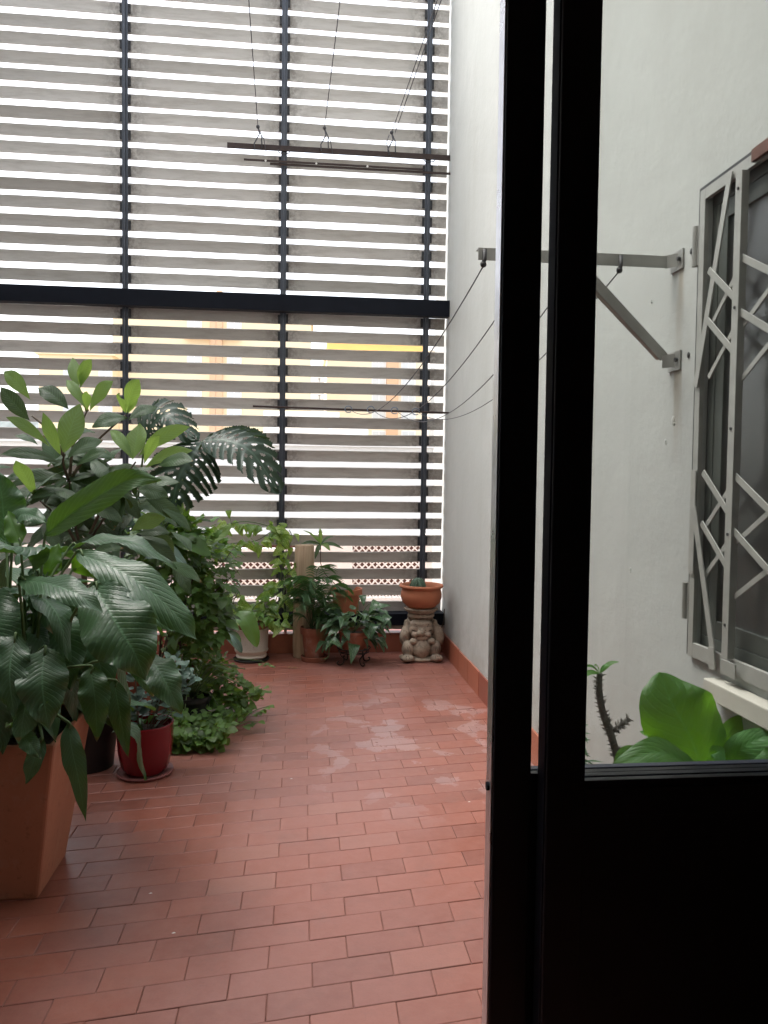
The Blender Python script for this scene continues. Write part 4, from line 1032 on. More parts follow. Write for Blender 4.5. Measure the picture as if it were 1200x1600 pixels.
for i in range(16):
    a = random.uniform(0, 6.28); e_ = at(random.uniform(235, 380), random.uniform(830, 960), random.uniform(4.55, 4.95))
    b = IV + Vector((math.cos(a) * .05, math.sin(a) * .05, .27))
    MB().tube(catmull([b, b.lerp(e_, .5) + Vector((0, 0, .1)), e_], 8), [.006 - .0004 * j for j in range(9)], 5).build("stem", "stem_brown", iv, smooth=True)
# long bigger leaves hanging out of the bush towards the white pot
for i, (pp, hwpx, mt) in enumerate([([(372, 955, 5.2), (388, 975, 5.15), (402, 1012, 5.15)], 15, "leaf_ivy"), ([(352, 985, 5.1), (366, 1000, 5.05), (378, 1020, 5.05)], 9, "leaf_glaucous"), ([(318, 850, 4.7), (345, 835, 4.7), (362, 822, 4.7)], 10, "leaf_loquat_young"),
        ([(270, 838, 4.5), (300, 850, 4.45), (330, 868, 4.45)], 16, "leaf_ivy"), ([(262, 815, 4.5), (275, 800, 4.5), (283, 778, 4.5)], 12, "leaf_loquat_young"), ([(225, 868, 4.3), (260, 862, 4.3), (292, 884, 4.3)], 14, "leaf_glaucous")]):
    pts = [at(*q) for q in pp]; big_leaf(iv, "leaf", pts, hwpx * pp[0][2] / FPX, (.1, -.7, .7), mt, 300 + i, shape=shp_oval, fold=.15, wave=(2, .01), nl=18, nw=3)

# ---- ground creeper
CR = Vector((-.68, 4.72, 0))
cp = thing("plant_pot", CR, "small black pot buried under the floor creeper", "pot")
MB().lathe(pot_profile(.10, .12, .17, .01, .03), CR, 28).build("body", "black_plastic", cp, auto=True); soil_disc(CR, .105, .14, cp)
cr = thing("creeping_plant", CR + Vector((0, 0, .14)), "low creeping plant with small rounded light green leaves spilling onto the floor", "plant")
cr_me = [leaf_mesh("leaf", "leaf_creeper", .042 + .005 * q, .020 + .002 * q, .25 + .1 * q, shape=shp_oval, fold=.12, nl=6, nw=2, wave=(2, .006), seed=q) for q in range(3)]
def gcr(i):
    while True:
        px, py = random.uniform(255, 418), random.uniform(985, 1172)
        # outline of the mound in the photograph
        lim = 300 + (py - 985) * .95 if py < 1075 else 412 - (py - 1075) * .85
        if px < min(lim + random.uniform(-10, 14), 416): break
    fl = on_z(px, min(1172, max(py, 1060) + 10)); Y = min(fl.y, 4.95) - random.uniform(0, .25) + (.0 if py > 1060 else .1)
    p = at(px, py, max(Y, 4.18))
    if p.z < .02: p.z = .02
    d = Vector((random.gauss(.35, .7), random.gauss(-.4, .6), random.gauss(.05, .45)))
    return p, d, Vector((random.gauss(0, .5), random.gauss(-.3, .4), 1)), random.uniform(.75, 1.35)
shrub(cr, cr_me, 295, gcr)
crg = [leaf_mb(.038, .018, .25, shape=shp_oval, fold=.12, nl=4, nw=1)]
mass(cr, crg, 1500, gcr, "leaf_creeper")
for i in range(18):
    px, py = random.uniform(275, 400), random.uniform(1030, 1150); e_ = at(px, py, random.uniform(4.3, 4.8)); e_.z = max(e_.z, .03)
    b = CR + Vector((0, 0, .15)); MB().tube(catmull([b, b.lerp(e_, .5) + Vector((0, 0, .10)), e_], 8), .0032, 5).build("stem", "stem_green", cr, smooth=True)
for (pa, pb) in (((372, 1130, 4.5), (420, 1103, 4.55)), ((360, 1140, 4.45), (404, 1128, 4.5)), ((392, 1032, 5.2), (424, 1042, 5.3)), ((385, 1085, 4.8), (418, 1080, 4.85))):
    A, B = at(*pa), at(*pb); A.z = max(A.z, .03); B.z = max(B.z, .035)
    MB().tube(catmull([A, A.lerp(B, .5) + Vector((0, 0, .02)), B], 6), .0025, 5).build("stem", "stem_green", cr, smooth=True)
    for q in range(5): place("leaf", random.choice(cr_me), frame(A.lerp(B, .5 + q * .125), (random.gauss(.6, .5), random.gauss(-.3, .6), .1), (0, -.2, 1), random.uniform(.7, 1.0)), cr)

# ---- red glazed pot with a small grey-green plant
RP = on_z(227, 1205); RP = Vector((RP.x, 3.90, 0)); RP.x = at(227, 1190, 3.90).x
rp = thing("red_pot", RP, "round glossy red pot on a dull saucer on the floor", "pot")
MB().lathe([(.100, .022), (.118, .05), (.132, .12), (.137, .19), (.138, .255), (.141, .262), (.139, .268), (.131, .266), (.126, .21), (0, .205)], RP, 48).build("body", "red_glaze", rp, auto=True)
soil_disc(RP, .126, .215, rp)
MB().lathe([(.105, .001), (.132, .004), (.141, .018), (.138, .024), (.128, .016), (0, .012)], RP, 40).build("saucer", "saucer_grey", rp, auto=True)
rpl = thing("small_grey_plant", RP + Vector((0, 0, .21)), "small bushy plant with round grey-green leaves in the red pot", "plant")
gl_me = [leaf_mesh("leaf", "leaf_glaucous", .050, .018, .2, shape=shp_oval, fold=.15, nl=6, nw=2)]
nar_me = [leaf_mesh("leaf", "leaf_spath", .11, .013, .5, shape=shp_lance, fold=.2, nl=8, nw=1)]
for i in range(9):
    a = random.uniform(0, 6.28); e_ = RP + Vector((math.cos(a) * .10 + .05, math.sin(a) * .09, random.uniform(.36, .60)))
    b = RP + Vector((math.cos(a) * .03, math.sin(a) * .03, .21)); pts = catmull([b, b.lerp(e_, .5) + Vector((0, 0, .03)), e_], 8)
    MB().tube(pts, .0035, 5).build("stem", "stem_brown", rpl, smooth=True)
    for q in range(18):
        j = random.randint(2, 8); u = rnd_dir(-.2); place("leaf", gl_me[0], frame(pts[j] + u * .015, u, (0, -.3, 1), random.uniform(.7, 1.2)), rpl)
for i in range(16):
    a = random.uniform(0, 6.28); place("leaf", nar_me[0], frame(RP + Vector((math.cos(a) * .05, math.sin(a) * .05, random.uniform(.22, .28))), (math.cos(a), math.sin(a), random.uniform(.3, 1.2)), (0, 0, 1), random.uniform(.8, 1.3)), rpl)
# grey-green sprigs that reach up to the right of the big leaf
for (px, py) in ((285, 1022), (268, 1035), (295, 1055), (280, 1075), (270, 1100)):
    e_ = at(px, py, 4.0); b = RP + Vector((.04, .03, .21)); pts = catmull([b, b.lerp(e_, .5) + Vector((.03, .02, 0)), e_], 8)
    MB().tube(pts, .003, 5).build("stem", "stem_brown", rpl, smooth=True)
    for q in range(10): u = rnd_dir(-.3); place("leaf", gl_me[0], frame(pts[random.randint(5, 8)] + u * .02, u, (0, -.4, 1), random.uniform(.8, 1.4)), rpl)
# dry leaf hanging over the red pot
big_leaf(rpl, "dry_leaf", [at(188, 1135, 3.72), at(194, 1155, 3.70), at(201, 1184, 3.70)], .012, (.2, -1, 0), "dry_leaf", 7, nl=12, nw=2, wave=(3, .02))

# ---- white embossed pot with the variegated pothos
WP = Vector((at(393, 1005, 6.33).x, 6.33, 0))
wp = thing("white_pot", WP, "cream embossed pot with a terracotta rim on a black saucer", "pot")
MB().lathe([(.085, .022), (.118, .026), (.128, .040), (.120, .056), (.124, .066), (.136, .082), (.139, .095)], WP, 44).build("foot", "pot_cream", wp, auto=True)
MB().lathe([(.136, .0955), (.134, .11), (.138, .20), (.140, .262), (.143, .266), (.142, .272), (.134, .272)], WP, 44).build("band", "pot_embossed", wp, auto=True)
MB().lathe([(.128, .26), (.133, .2725), (.137, .305), (.134, .31), (.124, .31), (.122, .28), (0, .275)], WP, 44).build("rim", "terracotta_old", wp, auto=True)
MB().lathe([(.09, .001), (.142, .004), (.150, .018), (.146, .021), (.135, .012), (0, .010)], WP, 40).build("saucer", "black_plastic", wp, auto=True)
soil_disc(WP, .12, .288, wp)
pt = thing("pothos", WP + Vector((0, 0, .28)), "variegated yellow-green pothos climbing the post from the cream pot", "plant")
po_me = [leaf_mesh("leaf", "leaf_pothos", .12 + .014 * q, .045 + .005 * q, .30 + .08 * q, shape=shp_heart, fold=.18, nl=10, nw=3, wave=(1.2, .004), seed=q) for q in range(4)]
wood = WP + Vector((0, 0, .29))
VINES = [[(395, 965, 6.33), (430, 940, 6.40), (440, 890, 6.46), (447, 850, 6.46), (425, 825, 6.44), (385, 815, 6.40), (350, 820, 6.35)],
         [(400, 965, 6.33), (442, 930, 6.46), (446, 880, 6.48), (455, 840, 6.48), (452, 828, 6.48)],
         [(390, 965, 6.33), (400, 945, 6.3), (430, 930, 6.36), (445, 900, 6.40), (470, 880, 6.40)],
         [(385, 966, 6.33), (365, 945, 6.28), (372, 925, 6.25)],
         [(398, 966, 6.30), (425, 962, 6.25), (440, 975, 6.24)],
         [(350, 820, 6.35), (335, 835, 6.3), (330, 850, 6.25)],
         [(430, 826, 6.44), (400, 845, 6.40), (360, 850, 6.35), (340, 862, 6.3)],
         [(440, 880, 6.46), (450, 905, 6.42), (438, 935, 6.40), (445, 955, 6.38)]]
for vi, pp in enumerate(VINES):
    pts = catmull([at(*q) for q in pp], 24)
    MB().tube(pts, .0042, 5).build("vine", "stem_green", pt, smooth=True)
    n = (44, 20, 18, 14, 10, 10, 30, 16)[vi]
    for q in range(n):
        j = min(24, int((q + random.random()) / n * 24) + 1)
        u = Vector((random.gauss(0, .8), random.gauss(-.5, .4), random.gauss(-.25, .5))).normalized()
        place("leaf", random.choice(po_me), frame(pts[j] + u * random.uniform(.02, .06), u + Vector((0, 0, -.25)), (random.gauss(0, .4), -.8, .5), random.uniform(.42, .80)), pt)
for q in range(20):
    a = random.uniform(0, 6.28); u = Vector((math.cos(a), math.sin(a) - .3, random.uniform(-.2, .9)))
    place("leaf", random.choice(po_me), frame(WP + Vector((math.cos(a) * .08, math.sin(a) * .08, random.uniform(.31, .42))), u, (0, -.4, 1), random.uniform(.6, 1.1)), pt)
for (px, py) in ((357, 797), (292, 795)):
    e_ = at(px, py, 6.3); b = at(px + 6, 825, 6.33); MB().tube([b, b.lerp(e_, .6), e_], .002, 5).build("stem", "stem_green", pt); place("leaf", po_me[0], frame(e_, (.1, -.3, -.8), (0, -1, .2), .6), pt)

# ---- beige wooden post behind the palm
bp = Vector((at(475, 930, 6.42).x, 6.42, 0))
bw = thing("wooden_post", bp, "short beige wooden post standing upright behind the palm", "post")
MB().lathe([(.088, .001), (.094, .1), (.090, .40), (.083, .80), (.080, .945), (.074, .955), (0, .957)], bp, 14, .02).build("trunk", "beige_wood", bw, auto=True)

# ---- terracotta trough standing on the sill beam
tp = at(541, 930, 6.53); tz = .351
tr = thing("trough_pot", (tp.x, 6.53, tz), "terracotta rim pot standing on the black sill beam behind the palm", "pot")
MB().lathe(pot_profile(.105, .125, .215, .016, .05), (tp.x, 6.545, tz), 32).build("body", "terracotta", tr, auto=True); soil_disc((tp.x, 6.545, tz), .108, .19, tr)
sd2 = thing("loquat_seedling", (at(503, 900, 6.45).x, 6.45, .6), "thin seedling with a whorl of long yellow-green leaves above the palm", "plant")
top = at(501, 850, 6.45); MB().tube(catmull([(tp.x - .03, 6.52, tz + .19), at(504, 890, 6.47), top], 8), .0038, 6).build("stem", "stem_brown", sd2, smooth=True)
for i, (tx, ty, wd, yg, dy) in enumerate(((473, 828, 5, 1, 0), (500, 825, 7, 1, .02), (537, 858, 9, 0, -.02), (466, 852, 8, 0, 0), (516, 861, 11, 1, -.10), (522, 838, 5, 0, .05), (492, 874, 8, 0, -.05), (488, 838, 6, 1, .03))):
    e_ = at(tx, ty, 6.45 + dy); m_ = top.lerp(e_, .5) + Vector((0, 0, .02)); big_leaf(sd2, "leaf", [top, m_, e_], wd * .5 * 6.45 / FPX, (.1, -.6, .8), "leaf_loquat_young" if yg else "leaf_loquat", 400 + i, shape=shp_lance, nl=14, nw=2)

# ---- parlour palm in a terracotta pot
PP = Vector((at(491, 1000, 6.28).x, 6.28, 0))
pp_ = thing("terracotta_pot", PP, "plain terracotta pot with saucer holding the feathery palm", "pot")
MB().lathe(pot_profile(.078, .106, .265, .010, .055), PP + Vector((0, 0, .02)), 36).build("body", "terracotta_old", pp_, auto=True)
MB().lathe([(.085, .001), (.105, .004), (.112, .042), (.107, .045), (.098, .016), (0, .012)], PP, 36).build("saucer", "terracotta_old", pp_, auto=True); soil_disc(PP, .092, .262, pp_)
pa = thing("parlour_palm", PP + Vector((0, 0, .26)), "small feathery palm with dark arching fronds in the plain terracotta pot", "palm")
for i in range(20):
    if i < 9:
        e_ = at(*[(452, 978), (470, 930), (480, 905), (503, 885), (520, 905), (538, 930), (530, 965), (512, 985), (462, 950)][i], 6.28 - .10 - .03 * (i % 3))
    else:
        a = random.uniform(0, 6.28); e_ = PP + Vector((math.cos(a) * random.uniform(.1, .27), math.sin(a) * random.uniform(.08, .2) - .04, random.uniform(.30, .72)))
    b = PP + Vector((random.uniform(-.03, .03), random.uniform(-.03, .03), .26)); hgt = max(.0, e_.z - b.z)
    pts = catmull([b, b.lerp(e_, .45) + Vector((0, 0, .10 + hgt * .25)), e_], 30)
    fr = MB(); fr.tube(pts, [.0030 - .00006 * j for j in range(31)], 4)
    uvk = len(fr.v)
    for j in range(9, 31):
        T = (pts[min(j + 1, 30)] - pts[j - 1]).normalized(); sdv = T.cross(Vector((0, 0, 1)))
        sdv = sdv.normalized() if sdv.length > .05 else Vector((1, 0, 0))
        Lf = .15 * (max(0, math.sin(math.pi * (j - 7) / 25)) ** .6 + .12)
        for s_ in (-1, 1):
            d = (sdv * s_ + T * .75 + Vector((0, -.1, -.25))).normalized(); q0 = pts[j]; q1 = q0 + d * Lf * .55; q2 = q0 + d * Lf + Vector((0, 0, -.035))
            leaf_geo(fr, [q0, q1, q2], .0048, T.cross(sdv * s_) * s_ + Vector((0, -.5, .6)), shape=shp_lance, fold=.1, nl=5, nw=1)
    fr.build("frond", "leaf_palm", pa, smooth=True)

# ---- pot plant on a wire stand
SPO = Vector((at(553, 1000, 6.15).x, 6.15, 0))
ws = thing("wire_stand", SPO, "low black wire plant stand with scrolled legs on the floor", "stand")
ring = lambda r, z, k=28: [SPO + Vector((math.cos(2 * math.pi * j / k) * r, math.sin(2 * math.pi * j / k) * r, z)) for j in range(k + 1)]
MB().tube(ring(.135, .135), .0055, 6, False).build("ring", "wire_iron", ws, smooth=True)
MB().tube(ring(.125, .105), .0045, 6, False).build("ring", "wire_iron", ws, smooth=True)
for q in range(4):
    a = .5 + q * math.pi / 2; c_, s_ = math.cos(a), math.sin(a)
    pts = [SPO + Vector((c_ * r, s_ * r, z)) for r, z in ((.135, .135), (.128, .09), (.095, .055), (.10, .02), (.13, .008), (.155, .018), (.155, .035), (.14, .035))]
    MB().tube(catmull(pts, 20), .0055, 6).build("leg", "wire_iron", ws, smooth=True)
    MB().tube([SPO + Vector((c_ * .135, s_ * .135, .11)), SPO + Vector((0, 0, .095))], .004, 5).build("spoke", "wire_iron", ws)
po = thing("round_pot", SPO + Vector((0, 0, .12)), "brown clay pot seated in the wire stand under trailing leaves", "pot")
MB().lathe([(.075, 0), (.095, .03), (.115, .09), (.118, .14), (.126, .145), (.126, .165), (.116, .165), (.105, .13), (0, .125)], SPO + Vector((0, 0, .112)), 36).build("body", "terracotta_old", po, auto=True); soil_disc(SPO + Vector((0, 0, .112)), .104, .138, po)
pe = thing("trailing_plant", SPO + Vector((0, 0, .25)), "bushy plant with glossy dark heart leaves on the wire stand", "plant")
pe_me = [leaf_mesh("leaf", "leaf_pepper", .115 + .012 * q, .040 + .004 * q, .35 + .1 * q, shape=shp_heart, fold=.2, nl=10, nw=3, wave=(1.5, .008), seed=q) for q in range(3)]
def gpe(i):
    a = random.uniform(0, 6.28); u = Vector((math.cos(a), math.sin(a), random.uniform(-.4, 1.0))); r = random.uniform(.06, .20)
    p = SPO + Vector((0, 0, .30)) + Vector((u.x * r * 1.1, u.y * r * .8, u.z * r * .95))
    if u.z < 0: p += Vector((u.x, u.y, 0)) * .03 + Vector((0, 0, -.06))
    return p, u + Vector((0, -.3, -.45)), Vector((u.x * .5, -.5, .8)), random.uniform(.65, 1.15)
shrub(pe, pe_me, 92, gpe)
for (px, py, Y) in ((597, 956, 6.1), (600, 965, 6.05), (606, 962, 6.0), (518, 1000, 6.0), (585, 975, 6.0), (590, 940, 6.1), (566, 930, 6.2), (540, 985, 5.95)):
    e_ = at(px, py, Y); b = SPO + Vector((0, 0, .26)); MB().tube(catmull([b, b.lerp(e_, .5) + Vector((0, 0, .08)), e_], 8), .003, 5).build("stem", "stem_green", pe, smooth=True)
    place("leaf", random.choice(pe_me), frame(e_, (random.gauss(.2, .6), -.5, -.4), (0, -.6, .8), .85), pe)
MB().tube(catmull([at(521, 1000, 5.98), at(515, 1010, 5.98), at(513, 1026, 6.02), at(506, 1030, 6.02)], 10), .0035, 5).build("stem", "stem_green", pe, smooth=True)

# ---- stone figure carrying a bowl
ST = Vector((at(656, 1020, 6.30).x, 6.27, 0))
st = thing("stone_figure", ST, "squat carved stone gargoyle with round belly used as a plant stand in the corner", "statue")
def blob(parts):
    mb = MB()
    for c, r, *m in parts: mb.ball(ST + Vector(c), r, 20, 14, m[0] if m else None)
    return mb
Rx = lambda d: Matrix.Rotation(rad(d), 3, 'X'); Rz = lambda d: Matrix.Rotation(rad(d), 3, 'Z'); Ry = lambda d: Matrix.Rotation(rad(d), 3, 'Y')
fig = blob([((0, .0, .022), (.185, .145, .030)), ((0, .05, .17), (.150, .11, .17)), ((0, .06, .28), (.125, .09, .12)),
    ((-.005, -.075, .115), (.082, .075, .088)),                                                                   # belly
    ((-.115, -.070, .105), (.055, .060, .075), Rx(20)), ((.112, -.070, .105), (.050, .060, .072), Rx(20)),        # knees
    ((-.125, -.125, .040), (.058, .048, .030), Rz(25)), ((.118, -.125, .040), (.056, .048, .030), Rz(-25)),       # feet
    ((-.135, -.02, .215), (.045, .055, .085), Ry(12)), ((.145, -.01, .215), (.050, .060, .095), Ry(-14)),         # arms
    ((-.075, -.100, .178), (.034, .036, .026)), ((.075, -.100, .178), (.034, .036, .026)),                        # hands
    ((-.005, -.045, .268), (.108, .075, .080)), ((-.005, -.055, .315), (.098, .060, .042)),                       # head, brow
    ((-.020, -.128, .252), (.034, .030, .027)), ((-.062, -.105, .232), (.034, .026, .024)), ((.040, -.105, .232), (.036, .026, .024)),   # nose, cheeks
    ((-.005, -.098, .205), (.060, .030, .018)),                                                                   # lower lip
    ((-.125, -.01, .30), (.022, .03, .045)), ((.118, -.01, .30), (.022, .03, .045)),                              # ears
    ((0, .02, .36), (.110, .085, .040))])
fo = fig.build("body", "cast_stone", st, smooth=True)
rm = fo.modifiers.new("r", 'REMESH'); rm.mode = 'VOXEL'; rm.voxel_size = .0065; rm.use_smooth_shade = True
# carved creases: V furrows of the brow, eyes, mouth, fingers, wing lines
cut = MB()
def groove(pts, r): cut.tube(catmull([ST + Vector(p) for p in pts], 10), r, 6)
for q in range(4):
    z = .345 - q * .017; y = -.112 - q * .004
    groove([(-.085 + q * .01, y + .03, z + .012), (-.045, y, z - .004), (-.008, y - .006, z - .03), (.032, y, z - .004), (.075 - q * .01, y + .03, z + .012)], .0045)
groove([(-.085, -.085, .262), (-.055, -.118, .262), (-.035, -.120, .270)], .007); groove([(.075, -.085, .262), (.045, -.118, .262), (.018, -.120, .270)], .007)
groove([(-.055, -.118, .216), (-.005, -.132, .222), (.05, -.118, .216)], .006)
for sx_ in (-1, 1):
    for q in range(3): groove([(sx_ * .075 + (q - 1) * .016, -.142, .172), (sx_ * .075 + (q - 1) * .016, -.128, .196)], .0035)
    for q in range(3): groove([(sx_ * .12 + (q - 1) * .022, -.178, .036), (sx_ * .12 + (q - 1) * .018, -.150, .066)], .0045)
    for q in range(3): groove([(sx_ * (.165 - q * .004), -.065 + q * .03, .27), (sx_ * .192, -.05 + q * .03, .21), (sx_ * .180, -.045 + q * .03, .15)], .0045)
    groove([(sx_ * .06, -.125, .06), (sx_ * .078, -.125, .11), (sx_ * .062, -.135, .155)], .006)
    for q in range(4): groove([(sx_ * (.085 + .018 * q), -.128, .085 + .008 * q), (sx_ * (.095 + .018 * q), -.128, .14)], .003)
cme = bpy.data.objects.new("tmp_cut", cut.mesh("tmp_cut", "cast_stone")); COL.objects.link(cme)
bm_ = fo.modifiers.new("b", 'BOOLEAN'); bm_.operation = 'DIFFERENCE'; bm_.object = cme; bm_.solver = 'FAST'
sm = fo.modifiers.new("s", 'SMOOTH'); sm.factor = .5; sm.iterations = 3
dg = bpy.context.evaluated_depsgraph_get(); me2 = bpy.data.meshes.new_from_object(fo.evaluated_get(dg)); fo.modifiers.clear(); fo.data = me2
me2.polygons.foreach_set("use_smooth", [True] * len(me2.polygons))
if not me2.materials: me2.materials.append(MATS["cast_stone"])
bpy.data.objects.remove(cme)
MB().lathe([(.085, .365), (.112, .372), (.112, .392), (.104, .398), (.118, .408), (.136, .424), (.143, .436), (.136, .440), (0, .438)], ST, 36).build("collar", "cast_stone", st, auto=True)
bo = thing("terracotta_bowl", ST + Vector((0, 0, .44)), "wide orange terracotta bowl resting on the stone figure", "bowl")
BZ = .441
MB().lathe([(.095, BZ), (.120, BZ + .012), (.158, BZ + .05), (.172, BZ + .09), (.172, BZ + .120), (.165, BZ + .150), (.160, BZ + .163), (.180, BZ + .172), (.187, BZ + .183), (.183, BZ + .194), (.172, BZ + .197), (.160, BZ + .188), (.152, BZ + .16), (.155, BZ + .13), (0, BZ + .125)], ST, 56).build("body", "terracotta", bo, auto=True)
soil_disc(ST, .153, BZ + .150, bo)
ca = thing("cactus", ST + Vector((-.03, .0, BZ + .15)), "small dark ribbed cactus growing in the terracotta bowl", "cactus")
cv = MB(); cc = ST + Vector((-.032, -.01, BZ + .145)); n_ = 20; vs = []
for i in range(9):
    t = i / 8; r0 = .060 * math.sqrt(max(0, 1 - (t * .96) ** 2.4)) + .004
    for j in range(n_): a = 2 * math.pi * j / n_; rr = r0 * (1.0 + (.14 if j % 2 == 0 else -.10)); vs.append(cc + Vector((math.cos(a) * rr, math.sin(a) * rr, t * .105)))
cv.add(vs, [(i * n_ + j, i * n_ + (j + 1) % n_, (i + 1) * n_ + (j + 1) % n_, (i + 1) * n_ + j) for i in range(8) for j in range(n_)] + [tuple(range(8 * n_, 9 * n_))])
cv.build("body", "cactus_green", ca)
sp_ = MB()
for j in range(0, n_, 2):
    for i in range(1, 8):
        p = Vector(vs[i * n_ + j]); d = (p - cc); d.z = .02; d.normalize(); sp_.tube([p, p + d * .010 + Vector((0, 0, .006))], [.0012, .0003], 3)
tag(sp_.build("spines", "pebble", ca), kind='stuff')
for i, (dx, dy, r) in enumerate(((.055, -.035, .026), (.09, -.01, .018), (.03, -.075, .015))):
    b_ = MB().ball(ST + Vector((dx, dy, BZ + .158)), (r, r * .8, r * .6), 10, 7).build("pebble", "pebble", None, smooth=True)
    tag(b_, ["largest brown pebble beside the cactus in the bowl", "small pebble at the right rim of the bowl soil", "smallest pebble at the front of the bowl"][i], "pebble", "pebbles in the bowl")

# ---- plants seen through the door glass
TB = Vector((1.0, 2.05, 0))
tbx = thing("plant_trough", TB, "long terracotta trough behind the dark door panel, holding the glass-side plants", "planter")
MB().box((.74, 1.60, .002), (1.18, 2.52, .42)).build("body", "terracotta_planter", tbx, bevel=.01)
MB().box((.77, 1.63, .4205), (1.15, 2.49, .435)).build("soil", "soil", tbx)
df_ = thing("broad_leaf_plant", (.98, 1.95, 0.43), "plant with one huge bright green upright leaf seen through the door glass", "plant")
def wavy(t, s): return 1 + .06 * math.sin(t * 9 + (2 if s > 0 else 0)) + (.10 if s < 0 and .55 < t < .9 else 0)
DL = [([(1096, 1200, 1.92), (1078, 1150, 1.91), (1050, 1100, 1.92), (1030, 1050, 1.95)], 66, (-.15, -1, .15), "leaf_dieff", wavy),
      ([(1092, 1195, 1.95), (1045, 1160, 1.98), (1000, 1142, 2.02)], 15, (-.2, -.6, .8), "leaf_dieff", None),
      ([(1090, 1205, 1.85), (1030, 1175, 1.82), (955, 1200, 1.82)], 26, (0, -.7, .75), "leaf_dieff", None),
      ([(1010, 1215, 1.9), (985, 1185, 1.92), (962, 1205, 1.95)], 22, (-.3, -.9, .4), "leaf_dieff", None),
      ([(1125, 1195, 1.95), (1118, 1160, 1.93), (1120, 1122, 1.93)], 15, (.1, -1, .1), "leaf_dieff", None),
      ([(1128, 1195, 2.0), (1135, 1150, 2.0), (1172, 1115, 2.0)], 19, (.3, -.8, .5), "leaf_dieff", None),
      ([(1135, 1200, 1.9), (1165, 1165, 1.85), (1215, 1145, 1.80)], 24, (0, -.7, .7), "leaf_dieff", None),
      ([(1112, 1200, 1.85), (1120, 1175, 1.84), (1128, 1200, 1.82)], 14, (0, -1, .2), "leaf_dieff", None),
      ([(1150, 1205, 1.9), (1190, 1180, 1.85), (1225, 1195, 1.8)], 22, (0, -.6, .8), "leaf_dieff", None)]
for i, (pp, hwpx, nr, mt, lb) in enumerate(DL):
    pts = [at(*q) for q in pp]; big_leaf(df_, "leaf", pts, hwpx * pp[0][2] / FPX, nr, mt, 500 + i, shape=shp_oval, fold=.14, pleat=(9, .0025), k=.25, wave=(2, .012), nl=36, nw=6, lobes=lb, cup=.1)
    b = Vector((.98, 1.95, .43)) + Vector((random.uniform(-.03, .03), random.uniform(-.03, .03), 0)); MB().tube(catmull([b, b.lerp(pts[0], .6), pts[0]], 8), .006, 6).build("stalk", "stem_green", df_, smooth=True)
th = thing("thorny_stem", (at(966, 1196, 2.4).x, 2.4, .43), "bare grey thorny stem with a tuft of leaves seen through the door glass", "succulent")
def thorny(pts, r0, r1, n, seed):
    C = catmull(pts, n); o = MB().tube(C, [r0 + (r1 - r0) * i / n for i in range(n + 1)], 8).build("stem", "stem_grey", th, smooth=True)
    rn = random.Random(seed); sp2 = MB()
    for i in range(1, n + 1):
        for j in range(9):
            T = (C[i] - C[i - 1]).normalized(); a = rn.uniform(0, 6.28); s0 = T.orthogonal().normalized(); d = s0 * math.cos(a) + T.cross(s0) * math.sin(a)
            p = C[i - 1].lerp(C[i], rn.random()) + d * (r0 + (r1 - r0) * i / n) * .9; sp2.tube([p, p + d * rn.uniform(.008, .014) + T * .004], [.0022, .0004], 4)
    tag(sp2.build("thorns", "stem_grey", o), kind='stuff')
thorny([(at(966, 1196, 2.4).x, 2.4, .43), at(966, 1195, 2.4), at(955, 1150, 2.4), at(941, 1110, 2.4), at(936, 1075, 2.4), at(937, 1052, 2.4)], .0145, .0105, 22, 5)
thorny([at(957, 1142, 2.4), at(970, 1133, 2.39), at(983, 1122, 2.38)], .009, .009, 7, 6)
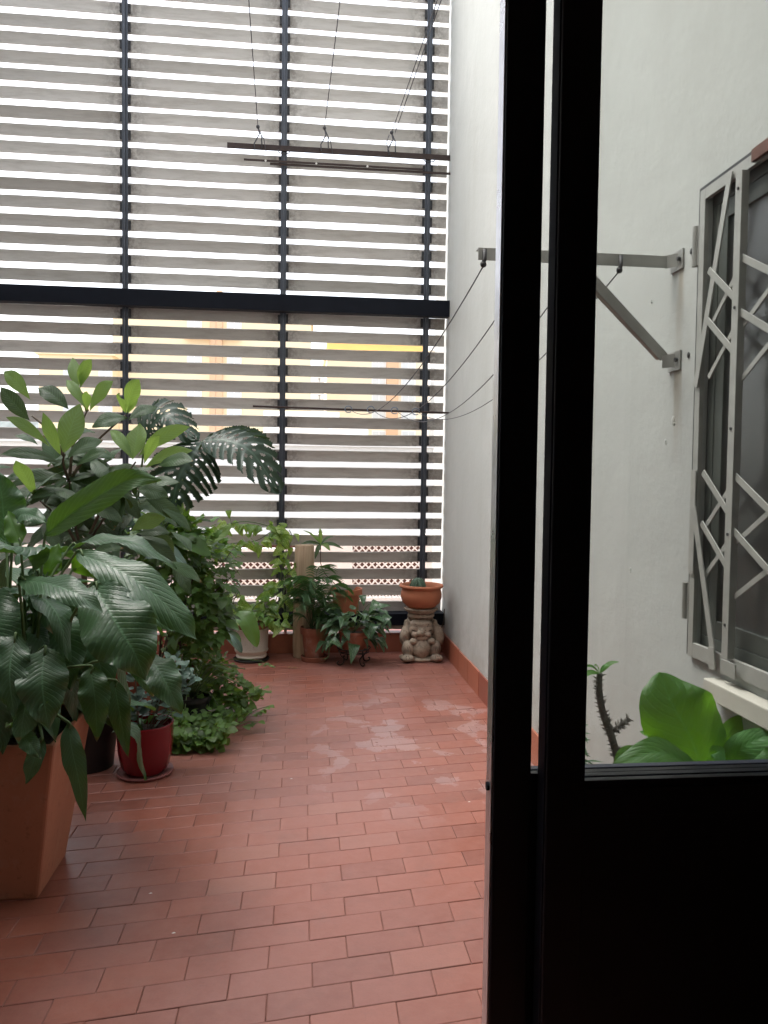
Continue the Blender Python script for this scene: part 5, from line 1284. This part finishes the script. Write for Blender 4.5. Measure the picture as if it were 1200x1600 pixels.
for i, (tx, ty, wd) in enumerate(((905, 1062, 9), (968, 1034, 8), (912, 1042, 7), (952, 1040, 5), (928, 1040, 6))):
    A = at(937, 1052, 2.4); e_ = at(tx, ty, 2.38); big_leaf(th, "leaf", [A, A.lerp(e_, .5) + Vector((0, 0, .012)), e_], wd * .5 * 2.4 / FPX * 1.3, (0, -.5, .9), "leaf_dieff", 600 + i, nl=14, nw=2)
cs = thing("narrow_leaf_plant", (at(912, 1190, 2.35).x, 2.35, .43), "clump of narrow pointed green leaves at the left edge of the door glass", "plant")
b = Vector((at(905, 1215, 2.35).x, 2.35, .43))
MB().tube([b, at(903, 1200, 2.35), at(898, 1165, 2.35)], .012, 7).build("stem", "stem_green", cs)
for i in range(26):
    s0 = at(random.uniform(892, 905), random.uniform(1140, 1200), 2.35); e_ = s0 + Vector((random.uniform(-.02, .075), random.uniform(-.07, .05), random.uniform(-.03, .035)))
    big_leaf(cs, "leaf", [s0, s0.lerp(e_, .5) + Vector((0, 0, .008)), e_], random.uniform(.005, .009), (0, -.4, .9), "leaf_palm", 700 + i, nl=8, nw=1)

# ---- small litter on the floor
for i, (px, py) in enumerate(((455, 1217), (271, 1458), (235, 1396), (733, 1253))):
    p = on_z(px, py, .006); mb = MB().add([p + Vector(q) for q in ((-.007, 0, 0), (0, -.004, .001), (.008, .001, 0), (.001, .005, .001))], [(0, 1, 2, 3)])
    tag(mb.build("paint_flake", "flake_white", None), ["white flake on the floor near the middle", "white flake on the floor near the left foreground", "white flake on the shaded tiles by the planter", "white flake on the floor beside the dark door"][i], "flake", "white flakes on the floor")
dl = on_z(460, 1044, .008); dlf = leaf_geo(MB(), [dl + Vector((-.05, .02, .006)), dl, dl + Vector((.05, -.01, .01))], .016, (0, 0, 1), seed=3, wave=(2, .02), nl=10, nw=2).build("fallen_leaf", "dry_leaf", None, smooth=True)
tag(dlf, "small dry brown leaf lying on the red tiles by the back pots", "leaf")
tw = thing("twig", (1.16, 6.35, .0), "thin pale stick leaning in the corner behind the stone figure", "stick")
MB().tube(catmull([(1.12, 6.30, .01), (1.19, 6.40, .22), (1.215, 6.42, .30), (1.225, 6.44, .40)], 10), .004, 5).build("stick", "stem_brown", tw, smooth=True)
